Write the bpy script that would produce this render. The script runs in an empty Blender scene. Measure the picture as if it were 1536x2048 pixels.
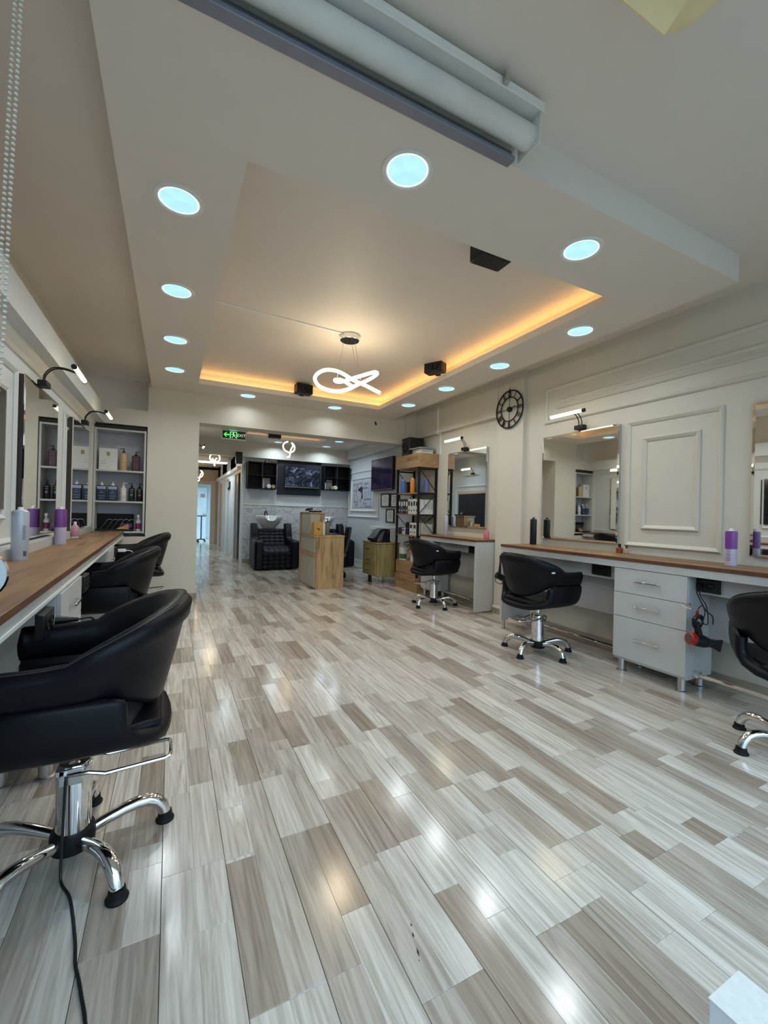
import bpy, bmesh, math, random
from mathutils import Vector, Matrix
random.seed(7)
C = bpy.context.scene.collection
SC = bpy.context.scene
PI = math.pi
# ------------------------------------------------------------------ camera
CAM_H = 1.25
F_PX, YAW, PITCH, ROLL = 847.6, 0.465268, 0.00192, 0.024918
def cam_axes():
    cy, sy, cp, sp = math.cos(YAW), math.sin(YAW), math.cos(PITCH), math.sin(PITCH)
    fwd = Vector((sy*cp, cy*cp, sp)); rt = Vector((cy, -sy, 0)); up = rt.cross(fwd)
    cr, sr = math.cos(ROLL), math.sin(ROLL)
    return rt*cr + up*sr, up*cr - rt*sr, fwd
RT, UP, FW = cam_axes()
cd = bpy.data.cameras.new('camera'); cam = bpy.data.objects.new('camera', cd); C.objects.link(cam)
cd.sensor_fit = 'VERTICAL'; cd.sensor_height = 36; cd.lens = F_PX/2048*36
cd.clip_start = 0.02; cd.clip_end = 100
m = Matrix((( RT.x, UP.x, -FW.x, 0), (RT.y, UP.y, -FW.y, 0), (RT.z, UP.z, -FW.z, CAM_H), (0, 0, 0, 1)))
cam.matrix_world = m
SC.camera = cam
# ------------------------------------------------------------------ view, world, daylight
SC.view_settings.view_transform = 'Standard'; SC.view_settings.look = 'None'
SC.view_settings.exposure = 0.20; SC.view_settings.gamma = 1.0
SC.view_settings.use_curve_mapping = False
SC.cycles.use_denoising = True
SC.cycles.max_bounces = 10; SC.cycles.diffuse_bounces = 6; SC.cycles.glossy_bounces = 5
SC.cycles.sample_clamp_indirect = 6.0
SC.cycles.caustics_reflective = False; SC.cycles.caustics_refractive = False
W = bpy.data.worlds.new('daylight'); SC.world = W; W.use_nodes = True
W.node_tree.nodes['Background'].inputs[0].default_value = (0.54, 0.79, 1.0, 1)
wn = W.node_tree                      # overcast sky: much brighter overhead than at the horizon
_tc = wn.nodes.new('ShaderNodeTexCoord'); _sx = wn.nodes.new('ShaderNodeSeparateXYZ'); wn.links.new(_tc.outputs['Generated'], _sx.inputs[0])
_mr = wn.nodes.new('ShaderNodeMapRange'); _mr.inputs['From Min'].default_value = 0; _mr.inputs['From Max'].default_value = 1
_mr.inputs['To Min'].default_value = 1.3; _mr.inputs['To Max'].default_value = 6.2
wn.links.new(_sx.outputs['Z'], _mr.inputs[0]); wn.links.new(_mr.outputs[0], wn.nodes['Background'].inputs[1])
DOWN_W = 5.0           # watts of one ceiling downlight
DOWN_COL = (0.89, 0.95, 0.98)
BACK_W = 6.0
# ------------------------------------------------------------------ materials
MATS = {}
def nodes(name):
    mt = bpy.data.materials.new(name); mt.use_nodes = True
    nt = mt.node_tree; b = nt.nodes['Principled BSDF']
    return mt, nt, b
def mat(name, col, rough=0.5, metal=0.0, var=0.06, scale=8.0, bump=0.0, bscale=120, spec=0.5, coat=0.0, stretch=None):
    if name in MATS: return MATS[name]
    mt, nt, b = nodes(name)
    tc = nt.nodes.new('ShaderNodeTexCoord'); src = tc.outputs['Object']
    if stretch:
        mp = nt.nodes.new('ShaderNodeMapping'); mp.inputs['Scale'].default_value = stretch
        nt.links.new(src, mp.inputs[0]); src = mp.outputs[0]
    n = nt.nodes.new('ShaderNodeTexNoise'); n.inputs['Scale'].default_value = scale; n.inputs['Detail'].default_value = 4
    nt.links.new(src, n.inputs['Vector'])
    r = nt.nodes.new('ShaderNodeValToRGB')
    r.color_ramp.elements[0].position = 0.3; r.color_ramp.elements[1].position = 0.7
    r.color_ramp.elements[0].color = tuple(max(0, c*(1-var)) for c in col) + (1,)
    r.color_ramp.elements[1].color = tuple(min(1, c*(1+var)) for c in col) + (1,)
    nt.links.new(n.outputs['Fac'], r.inputs[0]); nt.links.new(r.outputs[0], b.inputs['Base Color'])
    b.inputs['Roughness'].default_value = rough; b.inputs['Metallic'].default_value = metal
    b.inputs['Specular IOR Level'].default_value = spec
    if coat: b.inputs['Coat Weight'].default_value = coat; b.inputs['Coat Roughness'].default_value = 0.1
    if bump:
        n2 = nt.nodes.new('ShaderNodeTexNoise'); n2.inputs['Scale'].default_value = bscale
        nt.links.new(tc.outputs['Object'], n2.inputs['Vector'])
        bp = nt.nodes.new('ShaderNodeBump'); bp.inputs['Strength'].default_value = bump; bp.inputs['Distance'].default_value = 0.002
        nt.links.new(n2.outputs['Fac'], bp.inputs['Height']); nt.links.new(bp.outputs[0], b.inputs['Normal'])
    MATS[name] = mt; return mt
def glow(name, col, strength, base=(0.8, 0.8, 0.8), specks=False):
    if name in MATS: return MATS[name]
    mt, nt, b = nodes(name)
    b.inputs['Base Color'].default_value = base + (1,); b.inputs['Roughness'].default_value = 0.4
    b.inputs['Emission Color'].default_value = col + (1,); b.inputs['Emission Strength'].default_value = strength
    if specks:
        tc = nt.nodes.new('ShaderNodeTexCoord'); n = nt.nodes.new('ShaderNodeTexNoise'); n.inputs['Scale'].default_value = 14
        nt.links.new(tc.outputs['Object'], n.inputs['Vector'])
        r = nt.nodes.new('ShaderNodeValToRGB'); r.color_ramp.elements[0].position = 0.35; r.color_ramp.elements[1].position = 0.6
        r.color_ramp.elements[0].color = tuple(c*0.86 for c in col) + (1,); r.color_ramp.elements[1].color = col + (1,)
        nt.links.new(n.outputs['Fac'], r.inputs[0]); nt.links.new(r.outputs[0], b.inputs['Emission Color'])
    MATS[name] = mt; return mt
def wood(name, dark, light, axis='y', rough=0.4, scale=1.0, knots=True):
    if name in MATS: return MATS[name]
    mt, nt, b = nodes(name)
    tc = nt.nodes.new('ShaderNodeTexCoord'); mp = nt.nodes.new('ShaderNodeMapping')
    s = {'x': (1.2, 14, 14), 'y': (14, 1.2, 14), 'z': (14, 14, 1.2)}[axis]
    mp.inputs['Scale'].default_value = tuple(v*scale for v in s)
    nt.links.new(tc.outputs['Object'], mp.inputs[0])
    n = nt.nodes.new('ShaderNodeTexNoise'); n.inputs['Scale'].default_value = 1.6; n.inputs['Detail'].default_value = 7; n.inputs['Distortion'].default_value = 1.2
    nt.links.new(mp.outputs[0], n.inputs['Vector'])
    r = nt.nodes.new('ShaderNodeValToRGB'); e = r.color_ramp.elements
    e[0].position = 0.32; e[0].color = dark + (1,); e[1].position = 0.62; e[1].color = light + (1,)
    k = e.new(0.42); k.color = tuple((a*0.45+c*0.55) for a, c in zip(dark, light)) + (1,)
    nt.links.new(n.outputs['Fac'], r.inputs[0]); nt.links.new(r.outputs[0], b.inputs['Base Color'])
    b.inputs['Roughness'].default_value = rough
    MATS[name] = mt; return mt
def plank_mat():
    mt, nt, b = nodes('laminate_oak')
    L = nt.links.new
    at = nt.nodes.new('ShaderNodeAttribute'); at.attribute_name = 'tone'
    ar = nt.nodes.new('ShaderNodeAttribute'); ar.attribute_name = 'shift'
    tc = nt.nodes.new('ShaderNodeTexCoord')
    cx = nt.nodes.new('ShaderNodeCombineXYZ'); L(ar.outputs['Fac'], cx.inputs[0]); L(ar.outputs['Fac'], cx.inputs[1]); L(ar.outputs['Fac'], cx.inputs[2])
    ad = nt.nodes.new('ShaderNodeVectorMath'); ad.operation = 'ADD'; L(tc.outputs['Object'], ad.inputs[0]); L(cx.outputs[0], ad.inputs[1])
    mp = nt.nodes.new('ShaderNodeMapping'); mp.inputs['Scale'].default_value = (15, 0.85, 1); L(ad.outputs[0], mp.inputs[0])
    n = nt.nodes.new('ShaderNodeTexNoise'); n.inputs['Scale'].default_value = 1.5; n.inputs['Detail'].default_value = 8; n.inputs['Roughness'].default_value = 0.58; n.inputs['Distortion'].default_value = 2.4
    L(mp.outputs[0], n.inputs['Vector'])
    mp2 = nt.nodes.new('ShaderNodeMapping'); mp2.inputs['Scale'].default_value = (110, 3.5, 1); L(ad.outputs[0], mp2.inputs[0])
    n2 = nt.nodes.new('ShaderNodeTexNoise'); n2.inputs['Scale'].default_value = 1.0; n2.inputs['Detail'].default_value = 3; L(mp2.outputs[0], n2.inputs['Vector'])
    base = nt.nodes.new('ShaderNodeValToRGB'); e = base.color_ramp.elements
    e[0].position = 0.0; e[0].color = PLANK_DARK + (1,); e[1].position = 1.0; e[1].color = PLANK_LIGHT + (1,)
    k = e.new(0.5); k.color = PLANK_MID + (1,)
    L(at.outputs['Fac'], base.inputs[0])
    g = nt.nodes.new('ShaderNodeValToRGB'); g.color_ramp.elements[0].position = 0.33; g.color_ramp.elements[1].position = 0.6
    g.color_ramp.elements[0].color = (0.62, 0.58, 0.54, 1); g.color_ramp.elements[1].color = (1.06, 1.06, 1.06, 1)
    L(n.outputs['Fac'], g.inputs[0])
    g2 = nt.nodes.new('ShaderNodeValToRGB'); g2.color_ramp.elements[0].position = 0.35; g2.color_ramp.elements[1].position = 0.55
    g2.color_ramp.elements[0].color = (0.80, 0.78, 0.76, 1); g2.color_ramp.elements[1].color = (1, 1, 1, 1)
    L(n2.outputs['Fac'], g2.inputs[0])
    m1 = nt.nodes.new('ShaderNodeMix'); m1.data_type = 'RGBA'; m1.blend_type = 'MULTIPLY'; m1.inputs[0].default_value = 0.85
    L(base.outputs[0], m1.inputs[6]); L(g.outputs[0], m1.inputs[7])
    m2 = nt.nodes.new('ShaderNodeMix'); m2.data_type = 'RGBA'; m2.blend_type = 'MULTIPLY'; m2.inputs[0].default_value = 0.6
    L(m1.outputs[2], m2.inputs[6]); L(g2.outputs[0], m2.inputs[7])
    L(m2.outputs[2], b.inputs['Base Color'])
    b.inputs['Roughness'].default_value = 0.24; b.inputs['Specular IOR Level'].default_value = 0.5
    rr = nt.nodes.new('ShaderNodeMapRange'); rr.inputs['To Min'].default_value = 0.11; rr.inputs['To Max'].default_value = 0.21
    L(n2.outputs['Fac'], rr.inputs[0]); L(rr.outputs[0], b.inputs['Roughness'])
    bp = nt.nodes.new('ShaderNodeBump'); bp.inputs['Strength'].default_value = 0.08; bp.inputs['Distance'].default_value = 0.0004
    L(n2.outputs['Fac'], bp.inputs['Height']); L(bp.outputs[0], b.inputs['Normal'])
    return mt
def marble_mat():
    mt, nt, b = nodes('grey_veined_marble'); L = nt.links.new
    tc = nt.nodes.new('ShaderNodeTexCoord')
    n = nt.nodes.new('ShaderNodeTexNoise'); n.inputs['Scale'].default_value = 1.7; n.inputs['Detail'].default_value = 6; n.inputs['Distortion'].default_value = 2.2
    mp = nt.nodes.new('ShaderNodeMapping'); mp.inputs['Rotation'].default_value = (0, 0.7, 0.4); mp.inputs['Scale'].default_value = (1, 1, 2.2)
    L(tc.outputs['Object'], mp.inputs[0]); L(mp.outputs[0], n.inputs['Vector'])
    r = nt.nodes.new('ShaderNodeValToRGB'); e = r.color_ramp.elements
    e[0].position = 0.455; e[0].color = (0.70, 0.71, 0.72, 1); e[1].position = 0.53; e[1].color = (0.70, 0.71, 0.72, 1)
    k = e.new(0.49); k.color = (0.40, 0.40, 0.41, 1)
    L(n.outputs['Fac'], r.inputs[0]); L(r.outputs[0], b.inputs['Base Color']); b.inputs['Roughness'].default_value = 0.2
    return mt
PLANK_LIGHT, PLANK_MID, PLANK_DARK = (0.70, 0.66, 0.60), (0.53, 0.48, 0.42), (0.32, 0.255, 0.20)
M_WALL = mat('wall_paint', (0.65, 0.615, 0.53), 0.5, bump=0.05, var=0.012)
M_WALLDAY = mat('wall_paint_daylight_tint', (0.63, 0.65, 0.64), 0.5, bump=0.05, var=0.012)  # left wall's cool daylight tint is put into its paint colour
M_WALLC = mat('wall_paint_cool', (0.62, 0.66, 0.69), 0.45, bump=0.05, var=0.012)
M_CEIL = mat('ceiling_paint', (0.79, 0.725, 0.65), 0.55, bump=0.05, var=0.012)
M_TRIM = mat('white_trim', (0.82, 0.82, 0.79), 0.4, var=0.02)
M_WHITE = mat('white_laminate', (0.53, 0.535, 0.53), 0.4, var=0.03)
M_GREY = mat('grey_laminate', (0.42, 0.42, 0.43), 0.45, var=0.03)
M_COUNTER = wood('counter_oak', (0.085, 0.042, 0.020), (0.30, 0.168, 0.080), 'y', 0.45, 0.55)
M_EDGE = mat('counter_edge', (0.13, 0.050, 0.022), 0.45, var=0.2, scale=20, stretch=(1, 0.2, 1))
M_OAK = wood('desk_oak', (0.22, 0.13, 0.055), (0.50, 0.33, 0.16), 'z', 0.45, 0.9)
M_RACK = wood('rack_oak', (0.20, 0.11, 0.05), (0.42, 0.26, 0.13), 'y', 0.5, 0.8)
M_OLIVE = wood('olive_oak', (0.20, 0.16, 0.055), (0.35, 0.29, 0.12), 'z', 0.5, 1.4)
M_SKIRT = wood('skirting_oak', (0.20, 0.17, 0.12), (0.38, 0.33, 0.26), 'y', 0.4)
M_CREAM = mat('cream_gloss_panel', (0.44, 0.40, 0.30), 0.25, var=0.03)
M_LEATHER = mat('black_leather', (0.0045, 0.0045, 0.007), 0.40, bump=0.2, bscale=260, var=0.2, spec=0.2)
M_SEAM = mat('leather_seam', (0.02, 0.02, 0.024), 0.5)
M_CHROME = mat('chrome', (0.78, 0.78, 0.78), 0.08, 1.0, var=0.01)
M_STEEL = mat('brushed_steel', (0.55, 0.55, 0.55), 0.3, 1.0, var=0.05)
M_ALU = mat('blue_grey_aluminium', (0.25, 0.27, 0.33), 0.4, 0.6, var=0.04)
M_BLACK = mat('black_plastic', (0.007, 0.007, 0.008), 0.42, var=0.15, spec=0.35)
M_RUBBER = mat('black_rubber', (0.006, 0.006, 0.006), 0.6, spec=0.25)
M_GAP = mat('dark_gap', (0.03, 0.028, 0.026), 0.8)
M_IRON = mat('black_iron', (0.006, 0.006, 0.007), 0.55, spec=0.25)
M_ANTH = mat('anthracite_panel', (0.022, 0.024, 0.033), 0.5, spec=0.3)
M_MIRROR = mat('mirror_glass', (0.90, 0.92, 0.90), 0.015, 1.0, var=0.0)
M_GLASSDK = mat('dark_screen', (0.008, 0.009, 0.014), 0.08, var=0.3, spec=0.8)
M_PORC = mat('white_porcelain', (0.72, 0.73, 0.72), 0.12, var=0.02)
M_MARBLE = marble_mat()
M_PLANK = plank_mat()
M_PAPER = mat('paper_white', (0.72, 0.72, 0.70), 0.6, var=0.02)
M_INK = mat('black_ink', (0.02, 0.02, 0.025), 0.6)
M_PURPLE = mat('purple_gloss', (0.20, 0.045, 0.28), 0.3)
M_LILAC = mat('lilac_gloss', (0.58, 0.52, 0.66), 0.35)
M_SILVERCAN = mat('silver_white_can', (0.50, 0.52, 0.58), 0.35, 0.2)
M_DOORW = mat('door_bluegrey', (0.42, 0.50, 0.54), 0.4, var=0.03)
M_FRAMEW = mat('door_frame_beige', (0.62, 0.50, 0.38), 0.45, var=0.04)
M_WARMLIT = mat('corridor_warm_light_tint', (0.62, 0.50, 0.36), 0.6, var=0.04)  # corridor ceiling's warm lamplight is put into this colour
G_DOWN = glow('downlight_diffuser', (0.42, 0.84, 0.98), 0.92, base=(0.3, 0.3, 0.3), specks=True)
G_RIM = glow('downlight_rim', (0.75, 0.97, 1.0), 1.25)
G_COVE = glow('cove_led', (1.0, 0.56, 0.17), 9.0)
G_PEND = glow('pendant_led', (1.0, 0.86, 0.62), 4.5)
G_TUBE = glow('mirror_lamp_led', (1.0, 0.82, 0.42), 3.4)
G_PANEL = glow('panel_led', (0.75, 0.93, 1.0), 3.5)
G_EXIT = glow('exit_green', (0.08, 1.0, 0.10), 1.0, base=(0.02, 0.3, 0.03))
G_EXITW = glow('exit_pale', (0.55, 1.0, 0.6), 0.55)
# ------------------------------------------------------------------ mesh builder
class MB:
    def __init__(s): s.v = []; s.f = []
    def add(s, vs, fs):
        o = len(s.v); s.v += [tuple(p) for p in vs]; s.f += [tuple(i+o for i in f) for f in fs]; return s
    def box(s, x0, x1, y0, y1, z0, z1):
        return s.add([(x0,y0,z0),(x1,y0,z0),(x1,y1,z0),(x0,y1,z0),(x0,y0,z1),(x1,y0,z1),(x1,y1,z1),(x0,y1,z1)],
                     [(0,3,2,1),(4,5,6,7),(0,1,5,4),(1,2,6,5),(2,3,7,6),(3,0,4,7)])
    def obox(s, c, ax, ay, az, hx, hy, hz):
        c = Vector(c); ax, ay, az = (Vector(a).normalized() for a in (ax, ay, az)); vs = []
        for k in (-1, 1):
            for i, j in ((-1,-1),(1,-1),(1,1),(-1,1)): vs.append(c + ax*hx*i + ay*hy*j + az*hz*k)
        return s.add(vs, [(0,3,2,1),(4,5,6,7),(0,1,5,4),(1,2,6,5),(2,3,7,6),(3,0,4,7)])
    def bar(s, a, b, w, d=None, up=(0,0,1)):
        a, b = Vector(a), Vector(b); t = (b-a); L = t.length; t.normalize(); u = Vector(up)
        if abs(t.dot(u)) > 0.98: u = Vector((1, 0, 0))
        sd = t.cross(u).normalized(); u = sd.cross(t)
        return s.obox((a+b)/2, t, sd, u, L/2, w/2, (d or w)/2)
    def tube(s, pts, r, n=8, closed=False, caps=True):
        pts = [Vector(p) for p in pts]; N = len(pts); rr = r if isinstance(r, (list, tuple)) else [r]*N
        rings = []; ref = None
        for i, p in enumerate(pts):
            if closed: t = pts[(i+1) % N] - pts[i-1]
            else: t = pts[min(i+1, N-1)] - pts[max(i-1, 0)]
            t.normalize()
            if ref is None:
                ref = Vector((0, 0, 1)) if abs(t.z) < 0.9 else Vector((1, 0, 0))
            ref = (ref - t*ref.dot(t)); 
            if ref.length < 1e-6: ref = t.orthogonal()
            ref.normalize(); b2 = t.cross(ref)
            rings.append([p + (ref*math.cos(2*PI*k/n) + b2*math.sin(2*PI*k/n))*rr[i] for k in range(n)])
        vs = [q for ring in rings for q in ring]; fs = []
        for i in range(N if closed else N-1):
            a, b = i*n, ((i+1) % N)*n
            for k in range(n): fs.append((a+k, a+(k+1) % n, b+(k+1) % n, b+k))
        if caps and not closed:
            fs.append(tuple(reversed(range(n)))); fs.append(tuple((N-1)*n+k for k in range(n)))
        return s.add(vs, fs)
    def lathe(s, prof, n=20, c=(0,0,0), axis='z', caps=True):
        vs = []; fs = []
        for r, h in prof:
            for k in range(n):
                a = 2*PI*k/n; u, v = r*math.cos(a), r*math.sin(a)
                p = {'z': (u, v, h), 'x': (h, u, v), 'y': (v, h, u)}[axis]
                vs.append((p[0]+c[0], p[1]+c[1], p[2]+c[2]))
        for i in range(len(prof)-1):
            for k in range(n): fs.append((i*n+k, i*n+(k+1) % n, (i+1)*n+(k+1) % n, (i+1)*n+k))
        if caps:
            fs.append(tuple(reversed(range(n)))); fs.append(tuple((len(prof)-1)*n+k for k in range(n)))
        return s.add(vs, fs)
    def prism(s, poly, axis, d0, d1):
        # poly in the plane normal to axis: x -> (y,z), y -> (x,z), z -> (x,y)
        def P(p, d): return {'x': (d, p[0], p[1]), 'y': (p[0], d, p[1]), 'z': (p[0], p[1], d)}[axis]
        n = len(poly); vs = [P(p, d0) for p in poly] + [P(p, d1) for p in poly]
        return s.add(vs, [tuple(range(n)), tuple(reversed(range(n, 2*n)))] + [(i, n+i, n+(i+1) % n, (i+1) % n) for i in range(n)])
    def grid(s, fn, nu, nv, closeu=False):
        vs = [fn(i, j) for i in range(nu) for j in range(nv)]; fs = []
        for i in range(nu if closeu else nu-1):
            for j in range(nv-1):
                a, b = i*nv+j, ((i+1) % nu)*nv+j; fs.append((a, a+1, b+1, b))
        return s.add(vs, fs)
    def sphere(s, c, r, n=10, sc=(1,1,1)):
        pr = []
        for i in range(n//2+1):
            a = -PI/2 + PI*i/(n//2); pr.append((max(r*math.cos(a), 1e-5)*1.0, r*math.sin(a)))
        o = len(s.v); s.lathe(pr, n, (0,0,0))
        s.v[o:] = [(x*sc[0]+c[0], y*sc[1]+c[1], z*sc[2]+c[2]) for x, y, z in s.v[o:]]; return s
    def frame(s, plane, at, a0, a1, b0, b1, w, d, out):
        # picture-frame moulding: four mitred strips, two-step profile; plane 'x': a=y,b=z
        def P(a, b, h): return {'x': (at+out*h, a, b), 'y': (a, at+out*h, b)}[plane]
        prof = [(0, 0), (0, d*0.55), (w*0.3, d), (w*0.6, d*0.75), (w, d*0.3), (w, 0)]
        lo = []
        for t, h in prof: lo.append([P(a0+t, b0+t, h), P(a1-t, b0+t, h), P(a1-t, b1-t, h), P(a0+t, b1-t, h)])
        vs = [p for ring in lo for p in ring]; fs = []
        for i in range(len(prof)-1):
            for k in range(4): fs.append((i*4+k, i*4+(k+1) % 4, (i+1)*4+(k+1) % 4, (i+1)*4+k))
        return s.add(vs, fs)
    def xf(s, M):
        s.v = [tuple(M @ Vector(p)) for p in s.v]; return s
    def build(s, name, mt, parent=None, bevel=0, smooth=False, loc=None, rz=0, seg=2, sub=0, angle=35):
        me = bpy.data.meshes.new(name); me.from_pydata(s.v, [], s.f); me.update()
        bm = bmesh.new(); bm.from_mesh(me); bmesh.ops.recalc_face_normals(bm, faces=bm.faces); bm.to_mesh(me); bm.free()
        me.materials.append(mt)
        o = bpy.data.objects.new(name, me); C.objects.link(o)
        if parent is not None: o.parent = parent
        if loc: o.location = loc
        if rz: o.rotation_euler = (0, 0, rz)
        if smooth or bevel:
            me.shade_smooth(); me.set_sharp_from_angle(angle=math.radians(angle if not bevel else 60))
        if sub:
            md = o.modifiers.new('s', 'SUBSURF'); md.levels = sub; md.render_levels = sub
        if bevel:
            md = o.modifiers.new('b', 'BEVEL'); md.width = bevel; md.segments = seg; md.limit_method = 'ANGLE'; md.angle_limit = math.radians(40)
        return o
def box(*a): return MB().box(*a)
def tag(o, label, cat, group=None, kind=None):
    o['label'] = label; o['category'] = cat
    if group: o['group'] = group
    if kind: o['kind'] = kind
    return o
def thing(name, label, cat, loc=(0,0,0), rz=0, group=None):
    o = bpy.data.objects.new(name, None); C.objects.link(o); o.location = loc; o.rotation_euler = (0, 0, rz)
    o.empty_display_size = 0.05
    return tag(o, label, cat, group)
def struct(name, mb, mt, parent=None, **k):
    o = mb.build(name, mt, parent, **k)
    if parent is None: o['kind'] = 'structure'
    return o
def kids(o): return [c for c in bpy.data.objects if c.parent == o]
def dup(root, loc, rz, label, group=None):
    r = root.copy(); C.objects.link(r); r.location = loc; r.rotation_euler = (0, 0, rz); r['label'] = label
    if group: r['group'] = group
    for ch in kids(root):
        c = ch.copy(); C.objects.link(c); c.parent = r
        for g in kids(ch):
            d = g.copy(); C.objects.link(d); d.parent = c
    return r
def text(body, size, mt, parent, M, name='lettering', ext=0.0008, align='CENTER', sp=1.0):
    cu = bpy.data.curves.new(name, 'FONT'); cu.body = body; cu.size = size; cu.extrude = ext
    cu.align_x = align; cu.align_y = 'CENTER'; cu.resolution_u = 2; cu.space_character = sp
    cu.materials.append(mt); o = bpy.data.objects.new(name, cu); C.objects.link(o)
    if parent is not None: o.parent = parent
    me = bpy.data.meshes.new_from_object(o); me.name = name; bpy.data.objects.remove(o); bpy.data.curves.remove(cu)
    o = bpy.data.objects.new(name, me); C.objects.link(o)
    if parent is not None: o.parent = parent
    o.matrix_local = M
    return o
def face_M(p, right, up):
    r = Vector(right).normalized(); u = Vector(up).normalized(); n = r.cross(u)
    return Matrix(((r.x,u.x,n.x,p[0]),(r.y,u.y,n.y,p[1]),(r.z,u.z,n.z,p[2]),(0,0,0,1)))
def lamp(kind, name, parent, loc, energy, col, size=0.1, rot=(0,0,0)):
    ld = bpy.data.lights.new(name, kind); ld.energy = energy; ld.color = col
    if kind == 'AREA': ld.shape = 'DISK'; ld.size = size; ld.spread = math.radians(150)
    o = bpy.data.objects.new(name, ld); C.objects.link(o); o.location = loc; o.rotation_euler = rot
    if parent is not None: o.parent = parent
    return o
# ================================================================== STRUCTURE
floor = struct('floor', box(-1.6, 4.7, -1.3, 19.2, -0.08, -0.0085), M_GAP)
struct('ground', box(-12, 16, -16, -1.31, -0.35, -0.2), mat('pavement_grey', (0.06, 0.06, 0.06), 0.8, var=0.2))
# floor planks -------------------------------------------------------
def plank_mesh(me_name, strips):
    vs, fs, tone, shift = [], [], [], []
    for (x0, x1, y0, y1, t, sh, eL, eR) in strips:
        g = 0.0004; o = len(vs)
        a, b = x0+(g*2.2 if eL else g*0.3), x1-(g*2.2 if eR else g*0.3); c, d = y0+g, y1-g; ch = 0.0007
        vs += [(a,c,-0.0085),(b,c,-0.0085),(b,d,-0.0085),(a,d,-0.0085),(a,c,-ch),(b,c,-ch),(b,d,-ch),(a,d,-ch),
               (a+ch,c+ch,0),(b-ch,c+ch,0),(b-ch,d-ch,0),(a+ch,d-ch,0)]
        F = [(8,9,10,11),(4,5,9,8),(5,6,10,9),(6,7,11,10),(7,4,8,11),(0,1,5,4),(1,2,6,5),(2,3,7,6),(3,0,4,7)]
        fs += [tuple(i+o for i in f) for f in F]; tone += [t]*9; shift += [sh]*9
    me = bpy.data.meshes.new(me_name); me.from_pydata(vs, [], fs); me.update(); me.materials.append(M_PLANK)
    for nm, vals in (('tone', tone), ('shift', shift)):
        at = me.attributes.new(nm, 'FLOAT', 'FACE'); at.data.foreach_set('value', vals)
    return me
BOARD_JOINT = {0: 1.60, 1: 1.065, 2: 1.608, 3: 0.91, 5: 0.912, 7: 1.137, 9: 1.127}
FIXED = [(-1, 1.78, 2.42, 0.10), (3, 1.995, 2.387, 0.14), (2, 1.065, 1.57, 0.16), (3, 1.068, 1.995, 0.5), (4, 1.609, 2.0, 0.85), (4, 1.068, 1.609, 0.28), (5, 1.22, 1.609, 0.04), (5, 0.62, 1.22, 0.88),
         (7, 1.39, 1.75, 0.2), (6, 1.36, 1.75, 0.3), (7, 0.91, 1.39, 0.9), (6, 0.91, 1.36, 0.52), (5, 2.305, 2.83, 0.15), (6, 2.22, 2.62, 0.2), (8, 2.11, 2.475, 0.18), (9, 1.63, 2.105, 0.95), (8, 0.6, 1.16, 0.12), (8, 1.16, 1.40, 0.9),
         (11, 1.32, 1.60, 0.85), (11, 1.60, 2.07, 0.16), (10, 1.317, 1.75, 0.45), (10, 0.912, 1.317, 0.95), (12, 1.6, 2.07, 0.78), (14, 1.522, 1.9, 0.12), (14, 1.137, 1.522, 0.8), (13, 1.137, 1.5, 0.26), (22, 1.285, 1.69, 0.15),
         (17, 1.155, 1.67, 0.12), (17, 0.94, 1.155, 0.92), (16, 0.5, 0.94, 0.3), (18, 0.715, 1.127, 0.9), (19, 1.0, 1.407, 0.8), (12, 0.5, 0.918, 0.3), (20, 0.5, 0.865, 0.3), (7, 0.6, 0.91, 0.16), (1, 1.60, 2.085, 0.92), (0, 1.10, 1.60, 0.85)]
SCUFFS = [(0.682, 1.108, 0.680, 1.096, 0.0025), (0.672, 1.082, 0.668, 1.064, 0.003), (0.661, 1.038, 0.654, 1.011, 0.0032), (0.650, 1.007, 0.648, 1.001, 0.0015)]
rs = random.Random(11)
strips = []
def usable(x, y):
    if y < 6.7: return -0.98 < x < 3.9
    if y < 10.4: return -0.5 < x < 4.15
    return -0.4 < x < 1.75
for bcol in range(-6, 22):
    bx = bcol*0.2
    yj = BOARD_JOINT.get(bcol, rs.uniform(0, 1.29))
    y = yj - 1.29*math.ceil((yj+0.9)/1.29)
    while y < 18.6:
        for k in (0, 1):
            col = bcol*2+k; x0 = col*0.1
            cuts = [0.0]; 
            while True:
                nx = cuts[-1] + rs.choice((0.28, 0.36, 0.44, 0.52, 0.60))
                if nx > 1.29-0.22: break
                cuts.append(nx)
            cuts.append(1.29)
            for a, b in zip(cuts[:-1], cuts[1:]):
                u = rs.random(); t = rs.uniform(0.74, 1.0) if u < 0.5 else (rs.uniform(0.42, 0.68) if u < 0.8 else rs.uniform(0.05, 0.34))
                if usable(x0+0.05, (y+a+y+b)/2): strips.append([x0, x0+0.1, y+a, y+b, t, rs.uniform(0, 40), k == 0, k == 1])
        y += 1.29
# strips whose tone and ends are read off the photograph
for (col, y0, y1, t) in FIXED:
    x0 = col*0.1; keep = []
    for q in strips:
        if abs(q[0]-x0) > 0.02 or q[3] <= y0 or q[2] >= y1: keep.append(q); continue
        if q[2] < y0: keep.append(q[:3]+[y0]+q[4:])
        if q[3] > y1: keep.append(q[:2]+[y1]+q[3:])
    strips = keep + [[x0, x0+0.1, y0, y1, t, rs.uniform(0, 40), col % 2 == 0, col % 2 == 1]]
def pix_area(q):
    c = Vector(((q[0]+q[1])/2, (q[2]+q[3])/2, 0)) - Vector((0, 0, CAM_H)); z = c.dot(FW)
    if z < 0.2: return 0
    px, py = abs(c.dot(RT)/z*F_PX), abs(c.dot(UP)/z*F_PX)
    if px > 800 or py > 1080: return 0
    return (q[1]-q[0])*(q[3]-q[2])*CAM_H/z**3
strips.sort(key=pix_area, reverse=True)
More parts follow.
